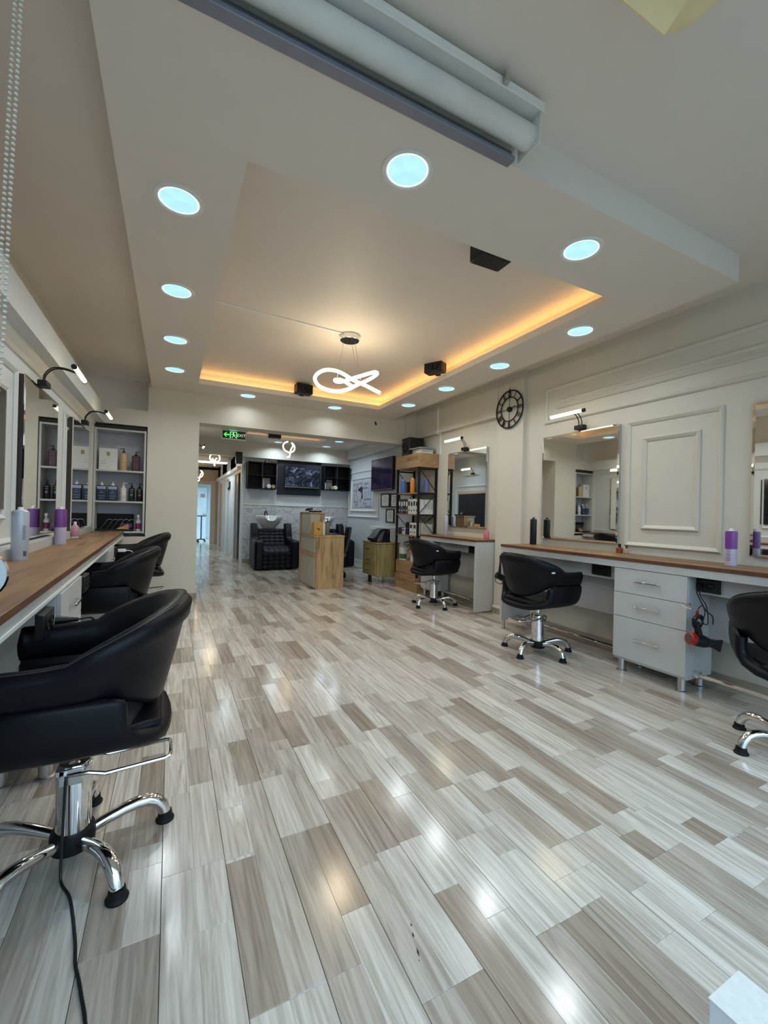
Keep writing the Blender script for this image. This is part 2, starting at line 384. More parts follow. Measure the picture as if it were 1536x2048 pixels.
for q in strips[:298]:
    o = bpy.data.objects.new('plank', plank_mesh('plank', [q])); C.objects.link(o); o.parent = floor
o = bpy.data.objects.new('planks', plank_mesh('planks', strips[298:])); C.objects.link(o); o.parent = floor; o['kind'] = 'stuff'
for (xa, ya, xb, yb, w) in SCUFFS:
    mx, my = (xa+xb)/2, (ya+yb)/2; dx, dy = (xb-xa), (yb-ya); L_ = math.hypot(dx, dy); px_, py_ = -dy/L_*w, dx/L_*w
    struct('scuff_mark', MB().prism([(xa, ya), (mx+px_, my+py_), (xb, yb), (mx-px_, my-py_)], 'z', 0.0001, 0.0005), M_INK, floor)
# left wall ----------------------------------------------------------
XL = -0.92
wl = struct('wall_left', box(XL-0.1, XL, -1.3, 6.37, 0, 2.3), M_WALLDAY)
struct('beam', box(XL-0.15, -0.78, -1.3, 6.37, 2.3, 2.5), M_WALLDAY, wl)
struct('upper_wall', box(-1.16, -1.045, -1.3, 6.8, 2.5, 3.0), M_CEIL, wl)
struct('crown_molding', MB().prism([(XL, 2.22), (XL+0.012, 2.22), (XL+0.02, 2.25), (XL+0.05, 2.285), (XL+0.055, 2.3), (XL, 2.3)], 'y', -1.3, 6.37), M_TRIM, wl)
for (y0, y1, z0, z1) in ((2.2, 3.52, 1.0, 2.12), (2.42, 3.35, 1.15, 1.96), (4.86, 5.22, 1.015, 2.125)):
    struct('panel_molding', MB().frame('x', XL, y0, y1, z0, z1, 0.035, 0.022, 1), M_WALLDAY, wl)
struct('panel_molding', MB().frame('x', XL, 4.95, 5.13, 1.12, 2.0, 0.03, 0.02, 1), M_WALLDAY, wl)
# right wall ---------------------------------------------------------
XR = 3.80
wr = struct('wall_right', box(XR, XR+0.12, -1.3, 6.6, 0, 3.0), M_WALL)
struct('pillar', box(3.745, XR, 3.80, 4.245, 0.0, 3.0), M_WALL, wr)
struct('beam', box(3.735, XR, 4.245, 6.37, 2.53, 3.0), M_WALL, wr)
struct('column', box(3.56, XR, 6.30, 6.37, 2.43, 3.0), M_WALL, wr)
for (y0, y1, z0, z1) in ((1.75, 2.53, 1.0, 2.15), (1.91, 2.38, 1.16, 1.985), (-0.6, 3.51, 2.30, 2.70), (-0.45, 3.35, 2.45, 2.545)):
    struct('panel_molding', MB().frame('x', XR, y0, y1, z0, z1, 0.038, 0.022, -1), M_WALL, wr)
struct('baseboard_right', box(3.725, 3.745, 3.70, 4.245, 0.075, 0.10), M_TRIM)
struct('baseboard_right', box(3.722, 3.745, 3.70, 4.245, 0, 0.075), M_SKIRT)
struct('baseboard_right', box(3.775, XR, -1.0, 3.80, 0, 0.08), M_SKIRT)
struct('baseboard_right', box(3.775, XR, 4.245, 5.7, 0, 0.08), M_SKIRT)
# centre wall with the shelf niche, pier, beam -------------------------
wc = struct('wall_center', MB().box(-0.30, 0.32, 6.37, 6.86, 0, 3.0).box(-1.02, -0.30, 6.37, 6.70, 2.30, 2.505)
            .box(-1.02, -0.30, 6.66, 6.70, 0, 2.30).box(-1.02, -0.885, 6.37, 6.66, 0, 2.30).box(-0.885, -0.30, 6.37, 6.66, 0, 0.86), M_WALL)
struct('upper_wall', box(-1.1, -0.30, 6.80, 6.86, 2.4, 3.0), M_CEIL, wc)
struct('baseboard_center', box(-0.30, 0.335, 6.352, 6.37, 0, 0.085), M_SKIRT)
struct('baseboard_center', box(0.32, 0.335, 6.37, 6.86, 0, 0.085), M_SKIRT)
struct('trim_1', box(0.32, XR+0.1, 6.37, 6.66, 2.43, 3.0), M_WALL)
# ceiling --------------------------------------------------------------
ce = struct('ceiling', box(-1.16, 3.95, -1.3, 6.9, 3.0, 3.08), M_CEIL)
PX0, PX1, PY0, PY1 = -0.265, 3.29, 1.455, 6.37
HX0, HX1, HY0, HY1 = 0.27, 2.80, 2.0, 5.83
pan = MB().box(PX0, PX1, PY0, HY0, 2.82, 2.885).box(PX0, PX1, HY1, PY1, 2.82, 2.885).box(PX0, HX0, HY0, HY1, 2.82, 2.885).box(HX1, PX1, HY0, HY1, 2.82, 2.885)
pan.box(PX0, PX1, PY0, PY0+0.03, 2.885, 3.0).box(PX0, PX0+0.03, PY0+0.03, PY1, 2.885, 3.0).box(PX1-0.03, PX1, PY0+0.03, PY1, 2.885, 3.0)
struct('dropped_panel', pan, M_CEIL, ce)
sb = 0.13
struct('cove_riser', MB().box(HX0-sb-0.02, HX0-sb, HY0-sb, HY1+sb, 2.885, 3.0).box(HX1+sb, HX1+sb+0.02, HY0-sb, HY1+sb, 2.885, 3.0)
       .box(HX0-sb, HX1+sb, HY0-sb-0.02, HY0-sb, 2.885, 3.0).box(HX0-sb, HX1+sb, HY1+sb, HY1+sb+0.02, 2.885, 3.0), M_CEIL, ce)
t = thing('led_strip', 'warm amber cove light strip hidden along the edge of the recessed ceiling', 'lamp', (0, 0, 2.885))
box(HX1+0.085, HX1+0.10, HY0+0.05, HY1+0.1, 0, 0.008).build('light_tape', G_COVE, t)
box(HX0-0.02, HX1+0.085, HY1+0.085, HY1+0.10, 0, 0.008).build('light_tape', G_COVE, t)
# cable conduits
struct('cable_conduit', MB().bar((0.28, 3.83, 2.994), (1.46, 3.90, 2.994), 0.025, 0.012), M_TRIM, ce)
struct('cable_conduit', MB().box(3.722, 3.735, 5.60, 5.625, 2.53, 2.93).tube([(3.728, 5.61, 2.93), (3.728, 5.66, 2.965), (3.728, 5.8, 2.985), (3.728, 6.05, 2.965)], 0.006).box(3.735, XR, 5.60, 5.625, 2.515, 2.53).box(3.785, XR, 5.60, 5.625, 2.2, 2.515), M_TRIM, wr)
# ------------------------------------------------------------ back room
YB = 10.3
wb = struct('wall_back', box(1.49, 4.2, YB, YB+0.12, 0, 2.85), M_WALLC)
struct('beam', box(0.3, 4.1, YB-0.13, YB, 2.46, 2.85), M_WALL, wb)
struct('dado_ledge', box(1.49, 4.1, YB-0.035, YB, 1.355, 1.395), M_TRIM, wb)
struct('corner_trim', box(1.44, 1.49, YB-0.03, YB+0.12, 0.0, 2.46), M_TRIM, wb)
nx = 5; wt = (4.1-1.49)/nx
for i in range(nx):
    for (z0, z1) in ((0.09, 0.72), (0.723, 1.352)):
        struct('marble_tile', box(1.49+i*wt+0.0015, 1.49+(i+1)*wt-0.0015, YB-0.02, YB-0.0001, z0, z1), M_MARBLE, wb, bevel=0.002, seg=1)
struct('baseboard_back', box(1.44, 4.1, YB-0.022, YB, 0, 0.085), M_SKIRT)
for xx in (1.78, 1.95):
    struct('pipe_cap', MB().lathe([(0.02, -0.03), (0.02, 0)], 10, (xx, YB-0.02, 1.31), 'y'), M_STEEL, wb)
wbr = struct('wall_back_right', box(4.1, 4.2, 6.6, YB, 0, 2.85), M_WALLC)
struct('return_wall', box(XR, 4.2, 6.6, 6.72, 0, 2.85), M_WALLC, wbr)
struct('beam', box(4.0, 4.1, 6.72, YB-0.13, 2.58, 2.85), M_WALLC, wbr)
for (y0, y1, z0, z1) in ((8.42, 10.2, 1.13, 2.245), (8.56, 10.03, 1.27, 2.08)):
    struct('panel_molding', MB().frame('x', 4.1, y0, y1, z0, z1, 0.04, 0.03, -1), M_TRIM, wbr)
struct('wall_boxing', MB().box(3.98, 4.1, 7.6, 8.55, 0.1, 0.88).box(3.96, 4.1, 7.6, 8.57, 0.88, 0.95), M_TRIM, wbr, bevel=0.004)
struct('baseboard_back_right', box(4.075, 4.1, 6.72, YB, 0, 0.09), M_TRIM)
# back room ceiling with shallow recess
bc = struct('ceiling_back', MB().box(0.2, 4.2, 6.66, 7.1, 2.82, 2.88).box(0.2, 4.2, 9.42, YB, 2.82, 2.88).box(0.2, 1.35, 7.1, 9.42, 2.82, 2.88).box(3.0, 4.2, 7.1, 9.42, 2.82, 2.88)
            .box(0.2, 4.2, 6.66, YB, 2.97, 3.0), M_CEIL)
struct('cove_riser', MB().box(1.23, 1.25, 7.0, 9.52, 2.88, 2.97).box(3.1, 3.12, 7.0, 9.52, 2.88, 2.97).box(1.25, 3.1, 7.0, 7.02, 2.88, 2.97).box(1.25, 3.1, 9.5, 9.52, 2.88, 2.97), M_CEIL, bc)
t = thing('led_strip', 'faint pinkish cove strip in the ceiling of the washing area', 'lamp', (0, 0, 2.88))
G_COVE2 = glow('cove_led_back', (1.0, 0.62, 0.40), 1.6)
box(1.3, 3.04, 9.45, 9.465, 0, 0.008).build('light_tape', G_COVE2, t); box(3.045, 3.06, 7.05, 9.45, 0, 0.008).build('light_tape', G_COVE2, t)
wbl = struct('wall_back_left', box(0.18, 0.30, 6.86, 10.6, 0, 3.0), M_WALLC)
struct('panel_molding', MB().frame('x', 0.30, 8.3, 9.85, 0.1, 2.05, 0.05, 0.03, 1), M_TRIM, wbl)
dl = struct('dark_mirror', box(0.30, 0.33, 8.45, 9.70, 0.0, 1.82), M_ANTH)  # mirror panel; the dark it reflects is put into its colour
struct('door_frame', box(0.30, 0.34, 8.42, 9.73, 1.82, 1.90), M_FRAMEW, dl)  # wooden header over the dark mirror
struct('panel_seam', box(0.33, 0.334, 9.05, 9.08, 0.02, 1.80), M_GAP, dl)
# corridor -------------------------------------------------------------
co = struct('wall_corridor_right', MB().box(1.46, 1.62, 11.45, 12.55, 0, 2.8).box(1.46, 1.62, 13.45, 14.6, 0, 2.8).box(1.46, 1.62, 15.3, 16.0, 0, 2.8).box(1.46, 1.62, 10.42, 16.0, 2.2, 2.8), M_WALLC)
struct('wall_corridor_left', box(0.18, 0.30, 10.6, 16.0, 0, 2.8), M_WALLC)
d1 = struct('door_1', box(1.475, 1.50, 11.12, 11.45, 0, 2.12), mat('frosted_door', (0.24, 0.29, 0.28), 0.3))
struct('door_frame', MB().box(1.44, 1.58, 10.42, 11.47, 2.12, 2.20).box(1.44, 1.50, 11.42, 11.47, 0, 2.12), M_FRAMEW, d1)
struct('dark_room_sheet', box(1.60, 1.66, 10.42, 11.45, 0, 2.2), M_GAP, d1)  # dark sheet in place of the unlit room behind the opening
d2 = struct('door_2', box(1.50, 1.54, 12.62, 13.38, 0, 2.1), M_DOORW)
struct('door_frame', MB().box(1.44, 1.56, 12.55, 12.62, 0, 2.18).box(1.44, 1.56, 13.38, 13.45, 0, 2.18).box(1.44, 1.56, 12.62, 13.38, 2.1, 2.18), M_TRIM, d2)
d3 = struct('door_3', box(1.50, 1.54, 14.67, 15.23, 0, 2.05), M_FRAMEW)
struct('door_frame', MB().box(1.44, 1.56, 14.6, 14.67, 0, 2.12).box(1.44, 1.56, 15.23, 15.3, 0, 2.12).box(1.44, 1.56, 14.67, 15.23, 2.05, 2.12), M_FRAMEW, d3)
struct('wall_corridor_end', MB().box(1.34, 1.62, 16.0, 16.1, 0, 2.8).box(0.2, 1.34, 16.0, 16.1, 2.12, 2.8), M_WARMLIT)
d5 = struct('door_5', MB().box(1.22, 1.38, 15.94, 16.12, 0, 2.22).box(0.3, 1.22, 15.94, 16.12, 2.08, 2.22).box(0.3, 0.36, 15.96, 16.12, 0, 2.08), M_FRAMEW)
fr = struct('wall_far', box(-0.8, 2.4, 19.0, 19.1, 0, 3.0), M_DOORW)
dd = struct('door_6', box(0.35, 1.30, 18.93, 19.0, 0, 2.1), mat('far_door_pale_blue', (0.50, 0.62, 0.66), 0.3))
struct('door_handle', box(1.18, 1.27, 18.88, 18.93, 1.0, 1.03), M_STEEL, dd)
struct('ceiling_corridor', MB().box(-0.6, 1.62, YB, 12.0, 2.80, 2.86).box(-0.6, 1.62, 12.0, 13.2, 2.62, 2.86).box(-0.6, 1.62, 13.2, 16.0, 2.68, 2.74).box(-0.8, 2.4, 16.0, 19, 2.6, 2.7), M_WARMLIT)
struct('trim_2', box(1.38, 1.46, YB+0.3, 16.0, 2.2, 2.28), M_TRIM)
t = thing('ceiling_panel_light', 'long cool white panel light on the corridor ceiling', 'lamp', (0.85, 12.3, 2.50))
box(-0.5, 0.5, -0.19, 0.19, 0.0, 0.115).build('frame', M_TRIM, t); box(-0.48, 0.48, -0.17, 0.17, -0.012, 0.0).build('diffuser', G_PANEL, t)
lamp('AREA', 'panel_lamp', t, (0, 0, -0.03), 9, (0.75, 0.92, 1.0), 0.4)
lamp('AREA', 'far_room_lamp', None, (0.7, 17.6, 2.55), 14, (0.70, 0.93, 1.0), 0.5)
# ================================================================== LAMPS
def downlight(x, y, z, label, group, w, r=0.12, seen=True):
    t = thing('downlight', label, 'lamp', (x, y, z), 0, group)
    MB().lathe([(r*0.80, -0.004), (r*0.86, -0.009), (r*0.97, -0.008), (r, -0.001), (r, 0.0)], 36, caps=False).build('trim_ring', M_TRIM, t, smooth=True)
    MB().lathe([(0.0005, -0.0030), (r*0.74, -0.0030)], 36, caps=False).build('diffuser', G_DOWN, t)
    MB().lathe([(r*0.74, -0.0032), (r*0.80, -0.0042)], 36, caps=False).build('diffuser_rim', G_RIM, t)
    l = lamp('AREA', 'downlight_lamp', t, (0, 0, -0.012), w, DOWN_COL if w != BACK_W else (0.70, 0.87, 1.0), r*1.5)
    return t
ZP = 2.82
names = ['nearest', 'second', 'third', 'farthest']
for i, y in enumerate((2.42, 3.43, 4.43, 5.39)):
    downlight(0.0, y, ZP, names[i] + ' round downlight of the row above the left counter', 'downlights in the dropped ceiling', DOWN_W)
for i, y in enumerate((2.457, 3.435, 4.392, 5.34)):
    downlight(3.035, y, ZP, names[i] + ' round downlight of the row along the right wall', 'downlights in the dropped ceiling', DOWN_W)
downlight(0.93, 1.70, ZP, 'large round downlight beside the roller blind, nearer the blind', 'downlights in the dropped ceiling', DOWN_W)
downlight(2.11, 1.715, ZP, 'greenish round downlight in the front strip, beyond the end of the roller blind', 'downlights in the dropped ceiling', DOWN_W)
downlight(0.91, 6.08, ZP, 'round downlight at the back strip nearer the white pier', 'downlights in the dropped ceiling', DOWN_W*0.35)
downlight(2.17, 6.06, ZP, 'round downlight at the back strip below the looped pendant', 'downlights in the dropped ceiling', DOWN_W*0.35)
for i, (x, y, lb) in enumerate(((1.06, 8.95, 'behind the exit sign'), (2.17, 9.83, 'over the left basin chair'), (3.32, 8.94, 'nearest the beam by the right wall'), (3.32, 9.81, 'over the right basin chair'))):
    downlight(x, y, ZP, 'small round downlight in the washing area ceiling ' + lb, 'downlights of the washing area', BACK_W, 0.11)
# pendant -------------------------------------------------------------
def loop_pendant(name, loc, label, pts, r, canopy_z, canopy_r, wires, group=None, w=0, big=True, rz=0):
    t = thing(name, label, 'lamp', loc, rz, group)
    MB().lathe([(canopy_r, canopy_z), (canopy_r, canopy_z-0.05), (canopy_r*0.97, canopy_z-0.052), (0.001, canopy_z-0.052)], 24).build('canopy', M_CHROME, t, smooth=True)
    MB().tube(pts, r, 8).build('light_tube', G_PEND, t, smooth=True)
    for (a, b) in wires: MB().tube([a, b], 0.0022, 5).build('suspension_wire', M_STEEL, t)
    if w: lamp('POINT', 'pendant_lamp', t, (0, 0, -0.03), w, (1.0, 0.80, 0.52)).data.shadow_soft_size = 0.12
    return t
def cr(ctrl, n=8, closed=False):
    P = [Vector(p) for p in ctrl]; out = []; N = len(P)
    rng = range(N) if closed else range(N-1)
    for i in rng:
        p0, p1, p2, p3 = (P[(i+k) % N] if closed else P[min(max(i+k, 0), N-1)] for k in (-1, 0, 1, 2))
        for k in range(n):
            s = k/n; out.append(0.5*((2*p1)+(-p0+p2)*s+(2*p0-5*p1+4*p2-p3)*s*s+(-p0+3*p1-3*p2+p3)*s**3))
    if not closed: out.append(P[-1])
    return out
# main ribbon lamp: one tube running from the lower right tip round the big loop to the small inner curl
PC = (1.545, 3.93, 2.53)
ctrl = [(0.31, -0.06, -0.095), (0.16, -0.03, -0.02), (0.05, 0.0, 0.03), (-0.10, 0.06, 0.125), (-0.24, 0.05, 0.125), (-0.33, -0.02, 0.03), (-0.29, -0.08, -0.075),
        (-0.15, -0.08, -0.115), (-0.02, -0.04, -0.08), (0.10, 0.02, 0.0), (0.22, 0.06, 0.075), (0.285, 0.03, 0.12), (0.25, -0.02, 0.12), (0.10, -0.06, 0.055), (-0.06, -0.08, -0.012), (-0.125, -0.07, -0.015), (-0.135, -0.03, 0.012), (-0.07, -0.01, 0.02), (0.04, 0.02, -0.025)]
yawv = Vector((math.cos(-0.30), math.sin(-0.30), 0)); yy = Vector((-yawv.y, yawv.x, 0))
pts = [yawv*p[0] + yy*p[1] + Vector((0, 0, p[2])) for p in ctrl]
pl = loop_pendant('pendant_lamp', PC, 'looped ribbon pendant lamp hanging from the chrome disc in the recessed ceiling', cr(pts, 7), 0.017, 0.47, 0.095,
             [((-0.06, 0, 0.42), tuple(pts[15])), ((0.03, 0.03, 0.42), tuple(pts[9]+Vector((0, 0, 0.06)))), ((0.045, -0.02, 0.42), tuple(pts[9]+Vector((0.02, 0, 0.05))))], w=16)
MB().lathe([(0.091, 0.416), (0.001, 0.416)], 24, caps=False).build('canopy_base', M_BLACK, pl)
for a in (0.4, 2.4, 4.4): MB().lathe([(0.006, 0.4), (0.006, 0.417)], 8, (0.05*math.cos(a), 0.05*math.sin(a), 0)).build('canopy_knob', M_CHROME, pl)
ring = lambda rr, tilt, a0, a1, n=22: [(rr*math.cos(a0+(a1-a0)*k/n), rr*math.sin(tilt)*math.sin(a0+(a1-a0)*k/n), rr*math.cos(tilt)*math.sin(a0+(a1-a0)*k/n)) for k in range(n+1)]
def ringlamp(loc, label, zc, s=1.0):
    p = ring(0.125*s, 0.35, PI/2+0.1, PI/2+2*PI-0.5)
    p += cr([p[-1], (0.09*s, 0.02, 0.04*s), (0.05*s, 0.03, -0.05*s), (0.02*s, 0.02, -0.2*s), (-0.03*s, -0.01, -0.215*s)], 5)[1:]
    return loop_pendant('ring_pendant', loc, label, p, 0.013*s, zc, 0.07, [((0, 0, zc-0.05), (0, 0.04*s, 0.117*s))], 'small ring pendants')
ringlamp((2.21, 8.99, 2.60), 'small curled ring pendant in the washing area in front of the screen panel', 0.37)
t = loop_pendant('ring_pendant', (0.93, 11.2, 2.50), 'open fork-shaped ring pendant in the corridor mouth', ring(0.115, 0.3, PI*0.78, PI*2.22)+[], 0.014, 0.30, 0.07, [((0, 0, 0.25), (-0.09, 0, 0.08)), ((0, 0, 0.25), (0.09, 0, 0.08))], 'small ring pendants')
MB().tube(cr([(-0.05, 0.02, -0.02), (-0.03, 0, -0.1), (0.0, 0, -0.2)], 5), 0.014, 8).build('light_tube', G_PEND, t)
MB().tube(cr([(0.05, 0.02, 0.0), (0.01, 0, -0.06), (0.0, 0, -0.2)], 5), 0.014, 8).build('light_tube', G_PEND, t)
ringlamp((0.66, 13.0, 2.22), 'curled ring pendant deepest in the corridor, half hidden by the pier', 0.46, 0.95)
for p, w in (((2.21, 8.7, 2.5), 2.5), ((0.9, 11.0, 2.3), 4.0), ((0.66, 14.3, 2.2), 5.0)):
    lamp('POINT', 'ring_pendant_lamp', None, p, w, (1.0, 0.72, 0.42)).data.shadow_soft_size = 0.12
# mirror picture lamps -------------------------------------------------
def mirror_lamp(loc, rz, label, flip=1):
    # local: +x out of the wall, y along the mirror edge, z up; origin at the clip
    t = thing('mirror_lamp', label, 'lamp', loc, rz, 'clip-on mirror lamps')
    MB().box(-0.03, 0.03, -0.055, 0.055, -0.022, 0.022).build('clip', M_BLACK, t, bevel=0.006)
    for dy in (-0.018, 0.018):
        MB().tube(cr([(0.0, dy, 0.02), (0.005, dy, 0.07), (0.05, dy*1.0, 0.125), (0.12, dy, 0.135), (0.20, dy, 0.115)], 5), 0.005, 6).build('arm', M_BLACK, t, smooth=True)
    MB().tube([(0.215, -0.19, 0.11), (0.215, 0.19, 0.11)], 0.017, 10).build('light_tube', G_TUBE, t, smooth=True)
    MB().tube([(0.212, 0.19, 0.11), (0.212, 0.215, 0.11)], 0.019, 10).build('end_cap', M_BLACK, t, smooth=True)
    MB().tube([(0.212, -0.20, 0.11), (0.212, -0.19, 0.11)], 0.019, 10).build('end_cap', M_BLACK, t, smooth=True)
    l = lamp('AREA', 'tube_lamp', t, (0.24, 0, 0.09), 1.0, (1.0, 0.85, 0.5), 0.3, (0, math.radians(-30), 0)); l.data.shape = 'RECTANGLE'; l.data.size = 0.03; l.data.size_y = 0.36
    return t
# exit sign ------------------------------------------------------------
t = thing('exit_sign', 'green and black EXIT sign with arrow and running figure hung from the beam', 'sign', (0.825, 6.78, 2.37))
box(-0.175, 0.175, -0.012, 0.012, -0.068, 0.068).build('housing', M_TRIM, t, bevel=0.003)
box(-0.166, 0.166, -0.0135, -0.012, -0.056, 0.058).build('face', M_INK, t)
fy = -0.0142
MB().prism([(-0.15, 0.0), (-0.115, 0.035), (-0.10, 0.035), (-0.122, 0.010), (-0.07, 0.010), (-0.07, -0.010), (-0.122, -0.010), (-0.10, -0.035), (-0.115, -0.035)], 'y', fy-0.001, fy).build('arrow', G_EXIT, t)
MB().prism([(-0.062, -0.05), (-0.062, 0.05), (0.042, 0.05), (0.042, -0.05), (0.03, -0.05), (0.03, 0.038), (-0.046, 0.038), (-0.046, -0.05)], 'y', fy-0.001, fy).build('doorway_symbol', G_EXIT, t)
run = MB().lathe([(0.009, fy-0.002), (0.009, fy)], 12, (-0.012, 0, 0.028), 'y')
for a, b, w in (((-0.012, 0.018), (-0.004, -0.012), 0.014), ((-0.012, 0.014), (-0.032, 0.004), 0.006), ((-0.032, 0.004), (-0.038, 0.014), 0.006), ((-0.01, 0.012), (0.012, 0.006), 0.006), ((0.012, 0.006), (0.016, -0.006), 0.006),
                ((-0.006, -0.010), (-0.026, -0.026), 0.008), ((-0.026, -0.026), (-0.022, -0.046), 0.007), ((-0.004, -0.010), (0.012, -0.024), 0.008), ((0.012, -0.024), (0.026, -0.036), 0.007)):
    run.bar((a[0], fy-0.001, a[1]), (b[0], fy-0.001, b[1]), 0.0015, w, (0, 0, 1))
run.build('running_figure', G_EXITW, t)
text('EXIT', 0.062, G_EXITW, t, face_M((0.106, fy, 0.0), (1, 0, 0), (0, 0, 1)), ext=0.0006)
for dx in (-0.1, 0.1): MB().tube([(dx, 0, 0.068), (dx, 0, 0.45)], 0.003, 5).build('hanger_wire', M_STEEL, t)
# loudspeakers on the cove edge ---------------------------------------------
def cove_speaker(loc, rz, label):
    t = thing('ceiling_speaker', label, 'speaker', loc, rz, 'small black speakers on the cove edge')
    MB().prism([(-0.115, -0.065), (0.115, -0.065), (0.115, 0.065), (-0.115, 0.065)], 'y', -0.075, 0.06).build('cabinet', M_BLACK, t, bevel=0.012)
    MB().lathe([(0.045, -0.0755), (0.042, -0.083), (0.036, -0.079), (0.012, -0.070), (0.001, -0.072)], 20, (0.035, 0, 0), 'y', caps=False).build('driver', M_RUBBER, t, smooth=True)
    MB().lathe([(0.016, -0.0755), (0.014, -0.080), (0.001, -0.078)], 14, (-0.06, 0, 0.01), 'y', caps=False).build('tweeter', M_RUBBER, t, smooth=True)
    MB().box(-0.03, 0.03, 0.06, 0.085, -0.07, -0.055).build('bracket', M_BLACK, t)
    return t
cove_speaker((1.59, 5.74, 2.92), 0.1, 'small black speaker on the back edge of the ceiling recess beside the pendant')
cove_speaker((2.72, 4.17, 2.955), -PI/2+0.5, 'small black speaker on the glowing right edge of the ceiling recess')
cove_speaker((1.755, 2.085, 2.90), PI-0.02, 'black speaker peeking out under the front edge of the ceiling recess')
# roller blind and hanging bead chain ------------------------------------------
t = thing('roller_blind', 'rolled-up white blind with a blue-grey bottom bar across the front of the ceiling', 'blind', (0, 0, 0))
MB().tube([(-0.75, 1.375, 2.885), (1.345, 1.375, 2.885)], 0.048, 20).build('fabric_roll', mat('blind_fabric', (0.74, 0.74, 0.70), 0.7, bump=0.1), t, smooth=True)
MB().box(-0.75, 1.30, 1.405, 1.452, 2.795, 2.815).box(-0.75, 1.30, 1.425, 1.452, 2.815, 2.85).build('bottom_bar', M_ALU, t, bevel=0.003)
MB().box(-0.78, 1.35, 1.29, 1.455, 2.955, 2.972).box(-0.78, 1.35, 1.29, 1.297, 2.935, 2.955).build('head_rail', M_TRIM, t, bevel=0.002)
MB().box(1.345, 1.35, 1.31, 1.44, 2.82, 2.955).build('end_plate', M_TRIM, t, bevel=0.002)
MB().box(1.12, 1.14, 1.27, 1.30, 2.94, 2.975).build('clip', M_STEEL, t)
def bead_chain(pts, nm):
    m_ = MB(); P = cr(pts, 12); d = 0.0; last = P[0]; step = 0.0082
    acc = 0
    for a, b in zip(P[:-1], P[1:]):
        L = (b-a).length; s = -acc
        while s + step <= L:
            s += step; q = a + (b-a)*(s/L); m_.sphere(q, 0.0028, 6)
        acc = L - s
    return m_
t = thing('blind_chain', 'pale beaded pull chain of the blind hanging at the left edge of the picture', 'chain', (0, 0, 0))
bead_chain([(-0.213, 0.8, 2.02), (-0.2165, 0.8, 1.85), (-0.2205, 0.8, 1.68), (-0.2235, 0.8, 1.50), (-0.2285, 0.8, 1.40)], 'a').build('bead_strand', mat('ivory_beads', (0.62, 0.58, 0.50), 0.4), t, smooth=True)
bead_chain([(-0.2205, 0.803, 2.02), (-0.2245, 0.803, 1.85), (-0.228, 0.803, 1.68), (-0.231, 0.803, 1.5), (-0.2315, 0.803, 1.41)], 'b').build('bead_strand', MATS['ivory_beads'], t, smooth=True)
# cream folded pendant shade above the camera ------------------------------------
t = thing('petal_pendant', 'cream folded-sheet pendant shade hanging at the top edge near the entrance', 'lamp', (1.22, 0.70, 2.66))
M_PET = mat('cream_sheet', (0.84, 0.64, 0.32), 0.5)
def sheet(pts, th=0.003):
    P = [Vector(p) for p in pts]; n = (P[1]-P[0]).cross(P[2]-P[0]).normalized()*th
    k = len(P); return MB().add([p for p in P]+[p+n for p in P], [tuple(range(k)), tuple(reversed(range(k, 2*k)))]+[(i, (i+1) % k, k+(i+1) % k, k+i) for i in range(k)])
sheet([(-0.33, 0.0, -0.106), (-0.056, 0.0, -0.098), (0.10, 0.0, 0.14), (-0.30, 0.0, 0.16)]).build('petal', M_PET, t)
pet = MB(); pet.grid(lambda i, j: (-0.02+0.36*i/8, 0.03+0.04*math.sin(PI*i/8), -0.012+0.30*(i/8)**1.35+(0.30-0.25*(i/8)**1.35)*j/3), 9, 4); pet.build('petal', M_PET, t, smooth=True).modifiers.new('s', 'SOLIDIFY').thickness = 0.003
MB().tube([(0, 0.06, 0.20), (0, 0.06, 0.34)], 0.006, 6).build('stem', M_STEEL, t)
MB().lathe([(0.02, -0.02), (0.026, 0.06), (0.02, 0.10)], 12, (0.0, 0.06, 0.14)).build('lamp_holder', M_STEEL, t)
# ================================================================== COUNTERS
def loft(loops, cap=True):
    m_ = MB(); n = len(loops[0]); vs = [p for l in loops for p in l]; fs = []
    for i in range(len(loops)-1):
        for k in range(n): fs.append((i*n+k, i*n+(k+1) % n, (i+1)*n+(k+1) % n, (i+1)*n+k))
    if cap: fs.append(tuple(reversed(range(n)))); fs.append(tuple((len(loops)-1)*n+k for k in range(n)))
    return m_.add(vs, fs)
def bar_handle(mb, x, y0, y1, z, out):
    # slim bar handle, on a front facing out (-1 = toward -x)
    mb.box(min(x, x+out*0.028), max(x, x+out*0.028), y0+0.012, y0+0.022, z-0.004, z+0.004)
    mb.box(min(x, x+out*0.028), max(x, x+out*0.028), y1-0.022, y1-0.012, z-0.004, z+0.004)
    mb.box(min(x+out*0.022, x+out*0.032), max(x+out*0.022, x+out*0.032), y0, y1, z-0.005, z+0.005); return mb
def foot(x, y, h=0.09, r=0.028):
    return MB().lathe([(r*1.35, 0), (r*1.35, 0.008), (r, 0.014), (r, h), ], 16, (x, y, 0))
def drawer_unit(name, label, loc, rz, w, d, z1, fronts, handle_w=0.2, group=None, right=True):
    # local: front at x=0 facing -x, body to +x, y 0..w
    t = thing(name, label, 'cabinet', loc, rz, group)
    box(0.02, d, 0, w, 0.10, z1).build('body', M_WHITE, t, bevel=0.002)
    for (a, b) in fronts:
        dr = box(0, 0.0195, 0.002, w-0.002, a+0.002, b-0.002).build('drawer', M_WHITE, t, bevel=0.0015)
        bar_handle(MB(), 0, w/2-handle_w/2, w/2+handle_w/2, a+(b-a)*0.52, -1).build('handle', M_CHROME, dr, bevel=0.001)
    for (fx, fy) in ((0.05, 0.05), (0.05, w-0.05), (d-0.06, 0.05), (d-0.06, w-0.05)):
        foot(fx, fy, 0.10).build('foot', M_STEEL, t, smooth=True)
    return t
